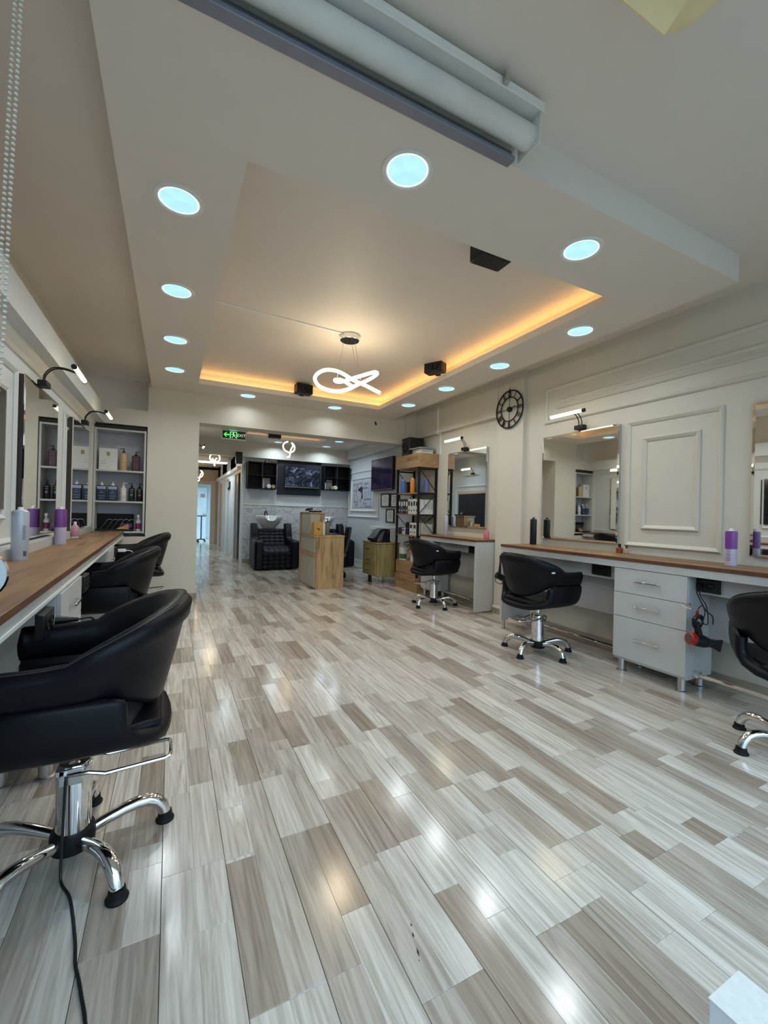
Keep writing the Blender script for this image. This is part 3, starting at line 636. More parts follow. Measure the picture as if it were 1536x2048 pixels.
def socket_box(loc, rz, label, group='black socket boxes under the counters'):
    # local: front faces -x
    t = thing('socket_box', label, 'socket', loc, rz, group)
    MB().prism([(0, -0.055), (-0.03, -0.045), (-0.03, 0.045), (0, 0.05)], 'y', -0.085, 0.085).build('housing', M_BLACK, t, bevel=0.004)
    for dy in (-0.035, 0.035):
        MB().lathe([(0.024, -0.0305), (0.024, -0.034), (0.019, -0.034), (0.018, -0.0315), (0.001, -0.0315)], 16, (0, dy, 0), 'x', caps=False).build('socket', M_RUBBER, t, smooth=True)
        MB().lathe([(0.003, -0.0335), (0.003, -0.0315)], 6, (0, dy-0.008, 0), 'x').lathe([(0.003, -0.0335), (0.003, -0.0315)], 6, (0, dy+0.008, 0), 'x').build('contact', M_STEEL, t)
    return t
# right counter (near) -------------------------------------------------
ZC = 0.935
t = thing('styling_counter', 'long right-hand counter with wood top along the panelled wall beside the wall clock', 'counter', (3.30, -0.4, 0))
box(0, 0.445, 0, 4.045, 0.907, ZC).build('worktop', M_COUNTER, t, bevel=0.002)
box(-0.001, 0.0, 0, 4.045, 0.908, ZC-0.001).build('edge_band', M_EDGE, t)
box(0.006, 0.03, 0, 4.045, 0.850, 0.907).build('apron', M_WHITE, t, bevel=0.002)
box(0.30, 0.32, 0, 4.01, 0.38, 0.906).build('back_panel', M_GREY, t)
box(0.15, 0.172, 0.0, 4.01, 0.72, 0.85).build('socket_rail', M_WHITE, t)
box(0.004, 0.44, 4.01, 4.042, 0.09, 0.906).build('end_panel', M_WHITE, t, bevel=0.002)
foot(0.05, 4.026, 0.09, 0.016).build('foot', M_STEEL, t, smooth=True); foot(0.40, 4.026, 0.09, 0.016).build('foot', M_STEEL, t, smooth=True)
pr = MB().tube([(0.23, 2.62, 0.115), (0.23, 4.01, 0.115)], 0.0125, 10).build('foot_rail', M_CHROME, t, smooth=True)
MB().lathe([(0.02, 3.985), (0.02, 4.01)], 12, (0.23, 0, 0.115), 'y').build('rail_flange', M_CHROME, pr)
pr = MB().tube([(0.12, 0.2, 0.135), (0.12, 2.13, 0.135)], 0.016, 10).build('foot_rail', M_CHROME, t, smooth=True)
MB().lathe([(0.028, 2.09), (0.028, 2.13)], 12, (0.12, 0, 0.135), 'y').build('rail_flange', M_CHROME, pr)
drawer_unit('drawer_cabinet', 'white three-drawer cabinet under the right-hand counter with the hair dryer hanging on its side', (3.31, 1.73, 0), 0, 0.56, 0.34, 0.848, ((0.12, 0.455), (0.455, 0.65), (0.65, 0.848)), 0.20, 'drawer cabinets under the counters')
socket_box((3.45, 2.50, 0.79), 0, 'black socket box under the right counter between drawer cabinet and clock-side chair')
socket_box((3.45, 1.67, 0.787), 0, 'black socket box with plugged-in lead under the right counter above the hair dryer')
# right counter (far) --------------------------------------------------
t = thing('styling_counter', 'short far right counter with white end panel beside the wood and iron rack', 'counter', (3.455, 4.26, 0))
box(0, 0.34, 0, 1.37, 0.907, ZC).build('worktop', M_COUNTER, t, bevel=0.002)
box(-0.001, 0.0, 0, 1.37, 0.908, ZC-0.001).build('edge_band', M_EDGE, t); box(0, 0.34, -0.001, 0, 0.908, ZC-0.001).build('edge_band', M_EDGE, t)
box(0.006, 0.03, 0.03, 1.36, 0.850, 0.907).build('apron', M_WHITE, t, bevel=0.002)
box(0.003, 0.34, 0.003, 0.035, 0.02, 0.907).build('end_panel', M_WHITE, t, bevel=0.002)
box(0.25, 0.265, 0.035, 1.36, 0.38, 0.906).build('back_panel', M_GREY, t)
box(0.13, 0.15, 0.035, 1.15, 0.74, 0.85).build('socket_rail', M_WHITE, t)
pr = MB().tube([(0.17, 0.035, 0.115), (0.17, 1.1, 0.115)], 0.012, 10).build('foot_rail', M_CHROME, t, smooth=True)
drawer_unit('drawer_cabinet', 'low white cabinet under the far right counter beside the iron rack', (3.47, 5.27, 0), 0, 0.32, 0.29, 0.848, ((0.12, 0.60), (0.60, 0.848)), 0.1, 'drawer cabinets under the counters')
socket_box((3.585, 4.46, 0.79), 0, 'small black socket box at the end panel of the far right counter')
# left counter ----------------------------------------------------------
LROT = math.radians(1.39); LO = (-0.411, 1.2)
def lp(x, y, z=0.0):
    c, s = math.cos(LROT), math.sin(LROT); return (LO[0]+c*x-s*y, LO[1]+s*x+c*y, z)
LC = thing('styling_counter', 'long left-hand counter with dark oak top running to the shelf niche', 'counter', (LO[0], LO[1], 0), LROT)
box(-0.345, 0, -1.6, 5.15, 0.907, ZC).build('worktop', M_COUNTER, LC, bevel=0.002)
box(0.0, 0.001, -1.6, 5.15, 0.908, ZC-0.001).build('edge_band', M_EDGE, LC)
box(-0.03, -0.006, -1.6, 5.15, 0.850, 0.907).build('apron', M_WHITE, LC, bevel=0.002)
box(-0.006, -0.002, -1.6, 5.15, 0.853, 0.868).build('apron_lip', M_TRIM, LC, bevel=0.001)
box(-0.30, -0.285, -1.6, 5.15, 0.25, 0.906).build('back_panel', M_GREY, LC)
box(-0.16, -0.14, -1.6, 5.15, 0.79, 0.85).build('socket_rail', M_WHITE, LC)
a_, b_ = lp(-0.345, -1.6), lp(-0.345, 5.13)
joints = [i/9 for i in range(10)]
bs = thing('backsplash', 'white strip of jointed boards standing along the back of the left-hand counter', 'board', (-0.8, 2.0, 0.9))
for q0, q1 in zip(joints[:-1], joints[1:]):
    P0 = (a_[0]+(b_[0]-a_[0])*q0, a_[1]+(b_[1]-a_[1])*q0); P1 = (a_[0]+(b_[0]-a_[0])*q1, a_[1]+(b_[1]-a_[1])*q1)
    MB().prism([(P0[0]+0.8, P0[1]-2+0.001), (P1[0]+0.8, P1[1]-2-0.001), (XL+0.8, P1[1]-2-0.001), (XL+0.8, P0[1]-2+0.001)], 'z', 0.0, 0.095).build('board', M_WHITE, bs, bevel=0.002)
for yy_, lb in ((1.17, 'with chrome bar handles beside the nearest black chair'), (3.25, 'half hidden behind the middle black chair'),):
    p = lp(-0.01, yy_); u = drawer_unit('drawer_cabinet', 'white drawer cabinet under the left-hand counter ' + lb, (p[0], p[1]+0.58, 0), PI+LROT, 0.58, 0.27, 0.848, ((0.12, 0.455), (0.455, 0.65), (0.65, 0.848)), 0.2, 'drawer cabinets under the counters')
for yy_, lb in ((0.86, 'holding a black plug above the nearest chair'), (1.86, 'above the middle black chair on the left')):
    p = lp(-0.012, yy_, 0.79); socket_box(p, PI+LROT, 'black socket box on the left counter ' + lb)
p = lp(-0.012, 3.85, 0.79); socket_box(p, PI+LROT, 'black socket box on the left counter with a white charger plugged in')
# ================================================================== MIRRORS
def mirror(loc, rz, w, h, d, label, side_mat):
    t = thing('wall_mirror', label, 'mirror', loc, rz, 'frameless wall mirrors')
    box(0, d-0.006, -w/2+0.004, w/2-0.004, 0.004, h-0.004).build('backing', side_mat, t)
    b = 0.018; x0, x1 = d-0.006, d; a = w/2
    outer = [(-a, 0), (a, 0), (a, h), (-a, h)]; inner = [(-a+b, b), (a-b, b), (a-b, h-b), (-a+b, h-b)]
    vs = [(x0, p[0], p[1]) for p in outer] + [(x1-0.003, p[0], p[1]) for p in outer] + [(x1, p[0], p[1]) for p in inner]
    fs = [(8, 9, 10, 11), (3, 2, 1, 0)]
    for k in range(4): j = (k+1) % 4; fs += [(k, j, 4+j, 4+k), (4+k, 4+j, 8+j, 8+k)]
    MB().add(vs, fs).build('glass', M_MIRROR, t)
    return t
mirror((XR, 3.05, 1.013), PI, 0.93, 1.135, 0.035, 'frameless mirror on the right wall between the clock and the moulded panel', M_GREY)
mirror((XR, 1.06, 1.0), PI, 1.0, 1.125, 0.035, 'frameless mirror at the right edge of the picture beside the purple can', M_GREY)
mirror((XR, 4.91, 1.075), PI, 0.90, 1.10, 0.035, 'frameless mirror over the short far right counter next to the rack', M_GREY)
M_MSIDE = mat('mirror_backing_dark', (0.05, 0.035, 0.03), 0.25)
mirror((XL, 3.99, 1.012), 0, 0.92, 1.09, 0.05, 'nearer tall mirror on the left wall with a thick dark side', M_MSIDE)
mirror((XL, 5.50, 1.012), 0, 0.90, 1.10, 0.05, 'farther tall mirror on the left wall beside the shelf niche', M_MSIDE)
mirror_lamp((XL+0.06, 3.93, 2.135), 0, 'lit tube lamp arching out over the nearer left mirror')
mirror_lamp((XL+0.06, 5.60, 2.15), 0, 'lit tube lamp arching out over the left mirror beside the niche')
mirror_lamp((XR-0.035, 3.02, 2.185), PI, 'lit tube lamp above the right mirror next to the clock')
mirror_lamp((XR-0.035, 4.95, 2.20), PI, 'lit tube lamp above the far right mirror by the rack')
mirror_lamp((0.30+0.03, 9.1, 2.36), 0, 'lit tube lamp on the far left wall seen just past the pier edge')
# ================================================================== SALON CHAIRS
def salon_chair(label, loc, rz, with_tag=False, dz=0.0):
    t = thing('salon_chair', label, 'chair', loc, rz, 'black hydraulic salon chairs')
    # upper band: armrests and back in one wrap
    st = [(0.31, 0.275, 0.0), (0.30, 0.285, 0.0), (0.22, 0.29, 0.0), (0.10, 0.293, 0.0), (-0.02, 0.29, 0.05)]
    path = []
    st = [(0.223, 0.262, 0.0), (0.222, 0.278, 0.0), (0.21, 0.286, 0.0), (0.19, 0.289, 0.0), (0.15, 0.29, 0.0), (0.10, 0.292, 0.0), (0.04, 0.292, 0.01), (-0.02, 0.29, 0.05)]
    for x, y, f_ in st: path.append(((x, y), (0, 1), f_))
    for k in range(1, 25):
        a = PI/2 + PI*k/25; cx = -0.02 + 0.25*math.cos(a); cy = 0.29*math.sin(a)
        nrm = Vector((math.cos(a)/0.25, math.sin(a)/0.29)).normalized(); path.append(((cx, cy), (nrm.x, nrm.y), 0.05+0.95*math.sin(PI*k/25)**0.9))
    for x, y, f_ in reversed(st): path.append(((x, -y), (0, -1), f_))
    loops = []
    for i, (p, n, f_) in enumerate(path):
        zt = 0.768 + 0.155*f_ - (0.03 if i in (0, len(path)-1) else 0); zb = 0.648 - 0.112*max(0, (f_-0.45)/0.55)**1.3
        if i in (0, len(path)-1): zb += 0.025
        L = 0.018 + 0.072*f_; th = 0.058 + 0.012*f_; H = zt-zb
        def P(off, z): return (p[0]+n[0]*(off+L*(z-zb)/H), p[1]+n[1]*(off+L*(z-zb)/H), z+dz)
        rl = 0.014*f_
        loops.append([P(-0.010, zb), P(0.0, zb+0.018), P(0.004, zb+H*0.45), P(0.003, zt-0.098*(0.4+0.6*f_)), P(rl+0.004, zt-0.078*(0.4+0.6*f_)), P(rl, zt-0.028), P(-0.012, zt-0.004), P(-th*0.6, zt), P(-th, zt-0.022), P(-th*0.95, zb+H*0.5), P(-th*0.85, zb+0.02), P(-th*0.6, zb)])
    loft(loops).build('back_and_arms', M_LEATHER, t, smooth=True, angle=70)
    crest = [(l[6][0]+0, l[6][1], l[6][2]+0.001) for l in loops[1:-1]]
    MB().tube(crest, 0.0022, 5).build('piping', M_SEAM, t, smooth=True)
    # lower tub: U section open to the back
    prof = [(0.276, 0.648, -0.170), (0.284, 0.644, -0.172), (0.289, 0.632, -0.174), (0.290, 0.60, -0.176), (0.290, 0.56, -0.178), (0.284, 0.52, -0.188), (0.264, 0.484, -0.215), (0.215, 0.455, -0.262), (0.15, 0.438, -0.290), (0.08, 0.431, -0.302), (0.0, 0.429, -0.306)]
    prof = prof + [(-y, z, xb) for (y, z, xb) in reversed(prof[:-1])]
    loops = []
    for i, (y, z, xb) in enumerate(prof):
        py, pz, _ = prof[max(i-1, 0)]; qy, qz, _ = prof[min(i+1, len(prof)-1)]
        tv = Vector((qy-py, qz-pz)).normalized(); nv = Vector((tv.y, -tv.x))   # outward
        if nv.dot(Vector((y, z-0.52))) < 0: nv = -nv
        def P(x, o): return (x, y+nv.x*o, z+nv.y*o+dz)
        fx = 0.225 - 0.04*max(0, (0.6-z)/0.15)
        loops.append([P(fx, -0.008), P(fx-0.012, 0.0), P(0.06, 0.004), P(xb+0.03, 0.002), P(xb+0.004, -0.006), P(xb, -0.025), P(xb+0.006, -0.046), P(xb+0.04, -0.055), P(0.06, -0.055), P(fx-0.01, -0.05), P(fx, -0.04)])
    loft(loops).build('seat_shell', M_LEATHER, t, smooth=True, angle=70)
    cu = MB()
    cu.grid(lambda i, j: (-0.275+0.51*i/10, (-0.235+0.47*j/8)*(0.72+0.28*min(1, i/3.0)), dz+0.518+0.022*math.sin(PI*i/10)**0.4*math.sin(PI*j/8)**0.4), 11, 9)
    cu.grid(lambda i, j: (-0.275+0.51*i/10, (-0.235+0.47*j/8)*(0.72+0.28*min(1, i/3.0)), dz+0.475), 11, 9)
    n0 = 99; ring_ = [j for j in range(9)] + [i*9+8 for i in range(1, 11)] + [90+j for j in range(7, -1, -1)] + [i*9 for i in range(9, 0, -1)]
    for a, b in zip(ring_, ring_[1:]+ring_[:1]): cu.f.append((a, b, b+n0, a+n0))
    cu.build('seat_cushion', M_LEATHER, t, smooth=True, bevel=0.014)
    if with_tag:
        MB().obox((-0.155, -0.292, 0.79+dz), (0.8, -0.55, 0), (0.5, 0.75, 0.45), (0, 0, 1), 0.014, 0.002, 0.022).build('care_tag', M_PAPER, t)
    # hydraulic column
    MB().tube([(0, 0, 0.36), (0, 0, 0.46+dz)], 0.0175, 14).build('piston_rod', M_CHROME, t, smooth=True)
    box(-0.09, 0.09, -0.07, 0.07, 0.417+dz, 0.430+dz).build('seat_plate', M_BLACK, t)
    MB().lathe([(0.054, 0.06), (0.054, 0.30), (0.052, 0.335), (0.046, 0.345), (0.02, 0.347)], 24).build('column', M_CHROME, t, smooth=True)
    MB().lathe([(0.052, 0.040), (0.066, 0.046), (0.069, 0.090), (0.064, 0.108), (0.054, 0.108)], 24, caps=False).build('hub', M_RUBBER, t, smooth=True)
    pump = MB().tube([(0.015, 0.063, 0.325), (-0.05, 0.066, 0.325), (-0.10, 0.067, 0.310), (-0.285, 0.068, 0.322), (-0.30, 0.06, 0.324), (-0.305, 0.045, 0.325), (-0.305, -0.045, 0.325), (-0.30, -0.06, 0.324), (-0.285, -0.068, 0.322), (-0.10, -0.067, 0.312), (-0.05, -0.066, 0.325), (0.015, -0.063, 0.325)], 0.0068, 8).build('pump_pedal', M_CHROME, t, smooth=True)
    MB().box(-0.03, 0.035, 0.055, 0.062, 0.29, 0.345).box(-0.03, 0.035, -0.062, -0.055, 0.29, 0.345).box(0.02, 0.045, -0.062, 0.062, 0.325, 0.345).build('pump_bracket', M_STEEL, pump, bevel=0.002)
    MB().tube([(0.02, -0.075, 0.325), (0.02, 0.075, 0.325)], 0.011, 10).build('pivot', M_STEEL, pump, smooth=True)
    for k in range(5):
        a = math.radians(50+72*k); ca, sa = math.cos(a), math.sin(a)
        R = [(0.05, 0.078), (0.11, 0.094), (0.16, 0.105), (0.20, 0.109), (0.235, 0.106), (0.265, 0.092), (0.287, 0.066), (0.298, 0.034)]
        lg = MB().tube([(r*ca, r*sa, z) for r, z in R], [0.018, 0.0195, 0.021, 0.0225, 0.0235, 0.024, 0.0235, 0.0215], 14).build('leg', M_CHROME, t, smooth=True)
        MB().lathe([(0.033, 0.0), (0.034, 0.006), (0.030, 0.011), (0.027, 0.014), (0.026, 0.024), (0.024, 0.036)], 18, (0.300*ca, 0.300*sa, 0)).build('foot', M_RUBBER, lg, smooth=True)
    return t
salon_chair('nearest black salon chair at the left-hand counter, its chrome star base fully in view', (-0.285, 1.83, 0), PI)
salon_chair('middle black salon chair of the three at the left-hand counter', (-0.43, 3.92, 0), PI, dz=0.01)
salon_chair('farthest black salon chair at the left-hand counter, in front of the niche wall', (-0.36, 5.50, 0), PI+0.03, dz=0.04)
salon_chair('black salon chair at the right-hand counter below the mirror next to the clock', (3.06, 2.86, 0), 0.02, True)
salon_chair('black salon chair cut off by the right edge of the picture', (3.04, 1.02, 0), 0.50)
salon_chair('black salon chair at the short far right counter next to the rack', (3.24, 4.87, 0), 0.0, True)
# ================================================================== BOTTLES, CANS, BOXES
def cm(name, c, rough=0.35): return mat('c_'+name, c, rough, var=0.03)
def pump_bottle(loc, label, r, h, body, cap, band=None, spout=1, group='pump bottles in the wall niche', square=False, rz=0.0, band_z=None):
    t = thing('pump_bottle', label, 'bottle', loc, rz, group)
    if square: MB().prism([(-r, -r*0.6), (r, -r*0.6), (r, r*0.6), (-r, r*0.6)], 'z', 0, h*0.92).build('body', body, t, bevel=r*0.25, seg=3)
    else: MB().lathe([(r*0.92, 0), (r, 0.006), (r, h*0.86), (r*0.88, h*0.93), (r*0.45, h*0.97), (r*0.42, h)], 20).build('body', body, t, smooth=True)
    top = h*0.92 if square else h
    p = MB().lathe([(r*0.42, top-0.002), (r*0.42, top+0.018), (0.006, top+0.022), (0.005, top+0.045)], 12)
    p.box(-0.009, 0.009, -0.009, 0.009, top+0.043, top+0.055).box(0, spout*0.042, -0.005, 0.005, top+0.046, top+0.054) if spout else None
    p.build('pump', cap, t, smooth=True)
    if band is not None:
        bz = band_z or (0.22, 0.62)
        if square: MB().prism([(-r*0.9, -r*0.6-0.001), (r*0.9, -r*0.6-0.001), (r*0.9, -r*0.6), (-r*0.9, -r*0.6)], 'z', h*bz[0], h*bz[1]).build('label', band, t)
        else:
            MB().lathe([(r+0.0006, h*bz[0]), (r+0.0006, h*bz[1])], 20, caps=False).build('label', band, t, smooth=True)
    return t
def printed_lines(parent, x, y, z0, zs, ws, mt, th=0.0022):
    q = MB()
    for z, w in zip(zs, ws): q.box(x-w/2, x+w/2, y-0.0008, y, z0+z, z0+z+th)
    return q.build('print', mt, parent)
def spray_can(loc, label, r, h, body, cap=None, split=None, top=None, group=None, cap_h=0.035):
    t = thing('spray_can', label, 'can', loc, 0, group)
    hb = h-0.028
    MB().lathe([(r*0.95, 0), (r, 0.005), (r, hb*(split or 1.0))] + ([] if split else [(r*0.97, hb+0.004), (r*0.7, hb+0.012)]), 24).build('body', body, t, smooth=True)
    if split: MB().lathe([(r*1.003, hb*split), (r*1.003, hb), (r*0.97, hb+0.005), (r*0.72, hb+0.010)], 24).build('upper_body', top, t, smooth=True)
    MB().lathe([(r*0.60, hb+0.010), (r*0.55, hb+0.014), (r*0.35, hb+0.015), (r*0.33, hb+0.026), (r*0.18, hb+0.030)], 16).build('nozzle', cap or M_TRIM, t, smooth=True)
    return t
def carton(loc, label, w, d, h, mt, rz=0.0, group=None, cat='box', name='carton', band=None):
    t = thing(name, label, cat, loc, rz, group)
    box(-w/2, w/2, -d/2, d/2, 0, h).build('box_body', mt, t, bevel=0.0015)
    if band is not None: box(-w/2-0.0006, -w/2, -d*0.34, d*0.34, h*0.55, h*0.85).box(-w/2-0.0006, -w/2, -d*0.2, d*0.2, h*0.2, h*0.3).build('print', band, t)['kind'] = 'stuff'
    return t
# shelf niche ----------------------------------------------------------
N0, N1, NZ0, NZ1, NY, NYB = -0.885, -0.30, 0.90, 2.27, 6.372, 6.655
t = thing('niche_shelf', 'built-in white shelf unit with three openings at the end of the left counter', 'shelf', (N0, NY, 0))
nw = N1-N0-0.012
box(0.004, nw, 0.27, 0.28, NZ0, NZ1-0.03).build('back', mat('niche_back', (0.52, 0.52, 0.55), 0.5), t)
for x in (0.004, nw-0.022): box(x, x+0.022, 0, 0.27, NZ0, NZ1-0.03).build('side_panel', M_WHITE, t, bevel=0.0015)
for z in (0.905, 1.295, 1.69, 2.215): box(0.026, nw-0.022, 0.003, 0.27, z, z+0.022).build('shelf_board', M_WHITE, t, bevel=0.0015)
box(0.0, nw+0.01, 0.03, 0.26, 2.245, 2.285).build('top_gap', M_GAP, t)
sh = (0.927, 1.317, 1.712)
carton((N0+0.15, NY+0.11, sh[2]), 'white cosmetics carton with a gold emblem on the top shelf of the niche', 0.20, 0.10, 0.275, M_PAPER)
t = [o for o in bpy.data.objects if o.name.startswith('carton')][-1]
MB().box(-0.018, 0.018, -0.0512, -0.0502, 0.18, 0.23).build('emblem', mat('c_gold', (0.34, 0.27, 0.10), 0.4, var=0.05), t)
printed_lines(t, -0.05, -0.0502, 0.11, (0, -0.03), (0.055, 0.07), M_INK); printed_lines(t, 0.055, -0.0502, 0.11, (0,), (0.05,), cm('ltgrey', (0.4, 0.4, 0.4))); printed_lines(t, 0.0, -0.0502, 0.02, (0, 0.018), (0.06, 0.04), cm('ltgrey', (0.4, 0.4, 0.4)))
b = pump_bottle((N0+0.315, NY+0.10, sh[2]), 'beige pump bottle on the top shelf of the niche', 0.043, 0.235, cm('beige', (0.56, 0.39, 0.20)), M_BLACK, spout=-1)
printed_lines(b, 0, -0.0432, 0.0, (0.14, 0.11), (0.02, 0.035), cm('brown', (0.2, 0.12, 0.06)))
b = pump_bottle((N0+0.455, NY+0.10, sh[2]), 'dark red square-shouldered pump bottle on the top shelf of the niche', 0.045, 0.225, cm('maroon', (0.055, 0.012, 0.014)), M_BLACK, square=True, spout=1)
printed_lines(b, 0, -0.0275, 0.0, (0.16, 0.12, 0.095, 0.07, 0.045), (0.05, 0.02, 0.045, 0.06, 0.05), cm('rose', (0.4, 0.22, 0.2)))
M_NAVY = cm('navy', (0.012, 0.018, 0.055)); M_BLUEGREY = cm('bluegrey', (0.36, 0.42, 0.55))
for k, x in enumerate((0.085, 0.205)):
    b = pump_bottle((N0+x, NY+0.10, sh[1]), ('leftmost' if k == 0 else 'second') + ' navy tub bottle with pale blue band on the middle niche shelf', 0.053, 0.215, M_NAVY, M_TRIM, M_BLUEGREY, spout=0, square=True, band_z=(0.69, 0.86))
    printed_lines(b, 0, -0.033, 0.0, (0.125, 0.10, 0.06, 0.03), (0.02, 0.045, 0.07, 0.05), M_PAPER)
b = pump_bottle((N0+0.322, NY+0.10, sh[1]), 'white pump bottle in the middle of the middle niche shelf', 0.036, 0.185, M_PAPER, M_PAPER, spout=1)
printed_lines(b, 0, -0.0362, 0.0, (0.15, 0.06, 0.045), (0.045, 0.04, 0.05), M_INK); 
b = pump_bottle((N0+0.415, NY+0.10, sh[1]), 'black pump bottle with green emblem on the middle niche shelf', 0.036, 0.185, M_BLACK, M_BLACK, spout=-1)
printed_lines(b, 0, -0.0362, 0.0, (0.15, 0.125), (0.05, 0.03), M_PAPER); MB().lathe([(0.016, -0.0372), (0.012, -0.0376)], 14, (0, 0, 0.085), 'y').build('emblem', cm('teal', (0.03, 0.25, 0.24)), b)
b = pump_bottle((N0+0.505, NY+0.10, sh[1]), 'black pump bottle with purple emblem at the right of the middle niche shelf', 0.036, 0.18, M_BLACK, M_BLACK, spout=1)
printed_lines(b, 0, -0.0362, 0.0, (0.15, 0.125), (0.05, 0.03), M_PAPER); MB().lathe([(0.016, -0.0372), (0.012, -0.0376)], 14, (0, 0, 0.085), 'y').build('emblem', cm('violet', (0.22, 0.05, 0.26)), b)
# black comb display case
t = thing('comb_case', 'open black display case of silver styling combs on the lowest niche shelf', 'case', (N0+0.235, NY+0.06, sh[0]))
box(-0.205, 0.205, -0.04, 0.15, 0.0, 0.03).build('tray', M_BLACK, t, bevel=0.003)
MB().obox((0, 0.155, 0.125), (1, 0, 0), (0, 1, 0.15), (0, -0.15, 1), 0.205, 0.006, 0.10).build('lid', M_BLACK, t, bevel=0.002)
for k in range(5):
    x = -0.15+0.062*k
    MB().tube(cr([(x, -0.02, 0.035), (x+0.03, 0.06, 0.08), (x+0.055, 0.12, 0.135), (x+0.09, 0.125, 0.15), (x+0.115, 0.12, 0.14)], 5), 0.0045, 6).build('comb', M_STEEL, t, smooth=True)
MB().prism([(0.02, 0.03), (0.16, 0.10), (0.165, 0.03)], 'y', -0.044, -0.041).build('leaflet', cm('yellow', (0.55, 0.33, 0.05)), t)
for k in range(3): MB().tube(cr([(0.07, -0.046, 0.06+0.018*k), (0.10, -0.046, 0.066+0.018*k), (0.14, -0.046, 0.055+0.018*k), (0.20, -0.046, 0.06+0.018*k)], 5), 0.003, 6).build('ribbon', cm('mauve', (0.45, 0.16, 0.5)), t)
t = thing('spray_bottle', 'clear spray bottle with white trigger and magenta label on the lowest niche shelf', 'bottle', (N0+0.50, NY+0.09, sh[0]))
MB().lathe([(0.028, 0), (0.03, 0.006), (0.03, 0.13), (0.014, 0.165), (0.012, 0.18)], 18).build('body', cm('clearish', (0.58, 0.58, 0.58), 0.15), t, smooth=True)
MB().lathe([(0.0306, 0.03), (0.0306, 0.105)], 18, caps=False).build('label', cm('magenta', (0.20, 0.02, 0.10)), t, smooth=True)
MB().box(-0.014, 0.014, -0.03, 0.018, 0.18, 0.215).box(-0.006, 0.006, -0.035, -0.025, 0.15, 0.185).build('trigger', M_PAPER, t, bevel=0.003)
# on the left counter
c1 = spray_can((-0.752, 3.03, ZC), 'tall silver-white aerosol can on the left counter in front of the nearer mirror', 0.040, 0.295, M_SILVERCAN, M_TRIM)
MB().lathe([(0.0406, 0.02), (0.0406, 0.235)], 24, caps=False).build('label_sheet', M_LILAC, c1).hide_render = False
bpy.data.objects.remove([o for o in kids(c1) if o.name.startswith('label_sheet')][0])
q = MB()
for k in range(9): q.obox((0.0395*math.cos(-0.9), 0.0395*math.sin(-0.9), 0.19-0.009*k), (math.sin(0.9), math.cos(0.9), 0), (math.cos(-0.9), math.sin(-0.9), 0), (0, 0, 1), 0.008, 0.0012, 0.0012)
for k in range(5): q.obox((0.0395*math.cos(-0.75), 0.0395*math.sin(-0.75), 0.05-0.006*k), (math.sin(0.75), math.cos(0.75), 0), (math.cos(-0.75), math.sin(-0.75), 0), (0, 0, 1), 0.008, 0.0012, 0.002)
q.build('print', M_INK, c1)
c2 = spray_can((-0.785, 4.17, ZC), 'purple and lilac aerosol can on the left counter between the two left mirrors', 0.040, 0.30, M_LILAC, M_TRIM, 0.5, M_PURPLE, 'purple aerosol cans')
t = thing('perfume_bottle', 'small pink glass bottle on the left counter below the farther mirror', 'bottle', (-0.815, 4.93, ZC))
M_PINKG = cm('pinkglass', (0.50, 0.26, 0.33), 0.12)
MB().box(-0.03, 0.03, -0.035, 0.035, 0, 0.015).build('base', cm('clearish', (0.58, 0.58, 0.58), 0.15), t, bevel=0.003)
MB().lathe([(0.030, 0.015), (0.036, 0.03), (0.036, 0.10), (0.02, 0.125), (0.012, 0.13)], 18).build('body', M_PINKG, t, smooth=True)
MB().lathe([(0.012, 0.13), (0.012, 0.155), (0.008, 0.158)], 12).build('cap', M_PAPER, t, smooth=True)
t = thing('makeup_mirror', 'round chrome tabletop mirror at the left edge of the picture on the left counter', 'mirror', (-0.522, 1.66, ZC), -PI/2+0.45)
MB().lathe([(0.05, 0), (0.05, 0.005), (0.02, 0.009), (0.008, 0.012), (0.008, 0.016)], 20).build('base', M_CHROME, t, smooth=True)
MB().lathe([(0.001, -0.012), (0.078, -0.012), (0.085, -0.006), (0.085, 0.006), (0.078, 0.012), (0.001, 0.012)], 30, (0, 0, 0.098), 'x').build('rim', M_CHROME, t, smooth=True)
MB().lathe([(0.001, 0.0125), (0.076, 0.0125)], 30, (0, 0, 0.098), 'x', caps=False).build('glass', M_MIRROR, t)
# on the right counters
spray_can((3.66, 3.52, ZC), 'black aerosol can on the right counter left of the mirror next to the clock', 0.036, 0.305, M_BLACK, M_BLACK)
c3 = spray_can((3.60, 1.60, ZC), 'purple and lilac aerosol can on the right counter beside the mirror at the picture edge', 0.036, 0.265, M_LILAC, M_TRIM, 0.5, M_PURPLE, 'purple aerosol cans')
q = MB()
for k in range(8): q.obox((-0.0358, 0.0, 0.115-0.011*k), (0, 1, 0), (1, 0, 0), (0, 0, 1), 0.014-0.003*(k % 3), 0.001, 0.0011)
q.build('print', M_INK, c3)
t = thing('nail_polish', 'small amber-red bottle with black cap on the right counter below the clock-side mirror', 'bottle', (3.68, 2.50, ZC))
box(-0.022, 0.022, -0.022, 0.022, 0, 0.05).build('body', cm('amber', (0.30, 0.05, 0.02), 0.1), t, bevel=0.005)
MB().lathe([(0.013, 0.05), (0.012, 0.085)], 12).build('cap', M_BLACK, t, smooth=True)
t = thing('nail_polish', 'small clear bottle with gold cap beside the amber-red one on the right counter', 'bottle', (3.715, 2.455, ZC))
box(-0.018, 0.018, -0.018, 0.018, 0, 0.045).build('body', cm('palegold', (0.55, 0.45, 0.28), 0.1), t, bevel=0.004)
MB().lathe([(0.009, 0.045), (0.008, 0.075)], 12).build('cap', M_INK, t, smooth=True)
t = thing('perfume_bottle', 'pink bottle at the corner of the far right counter by the pillar', 'bottle', (3.70, 4.36, ZC))
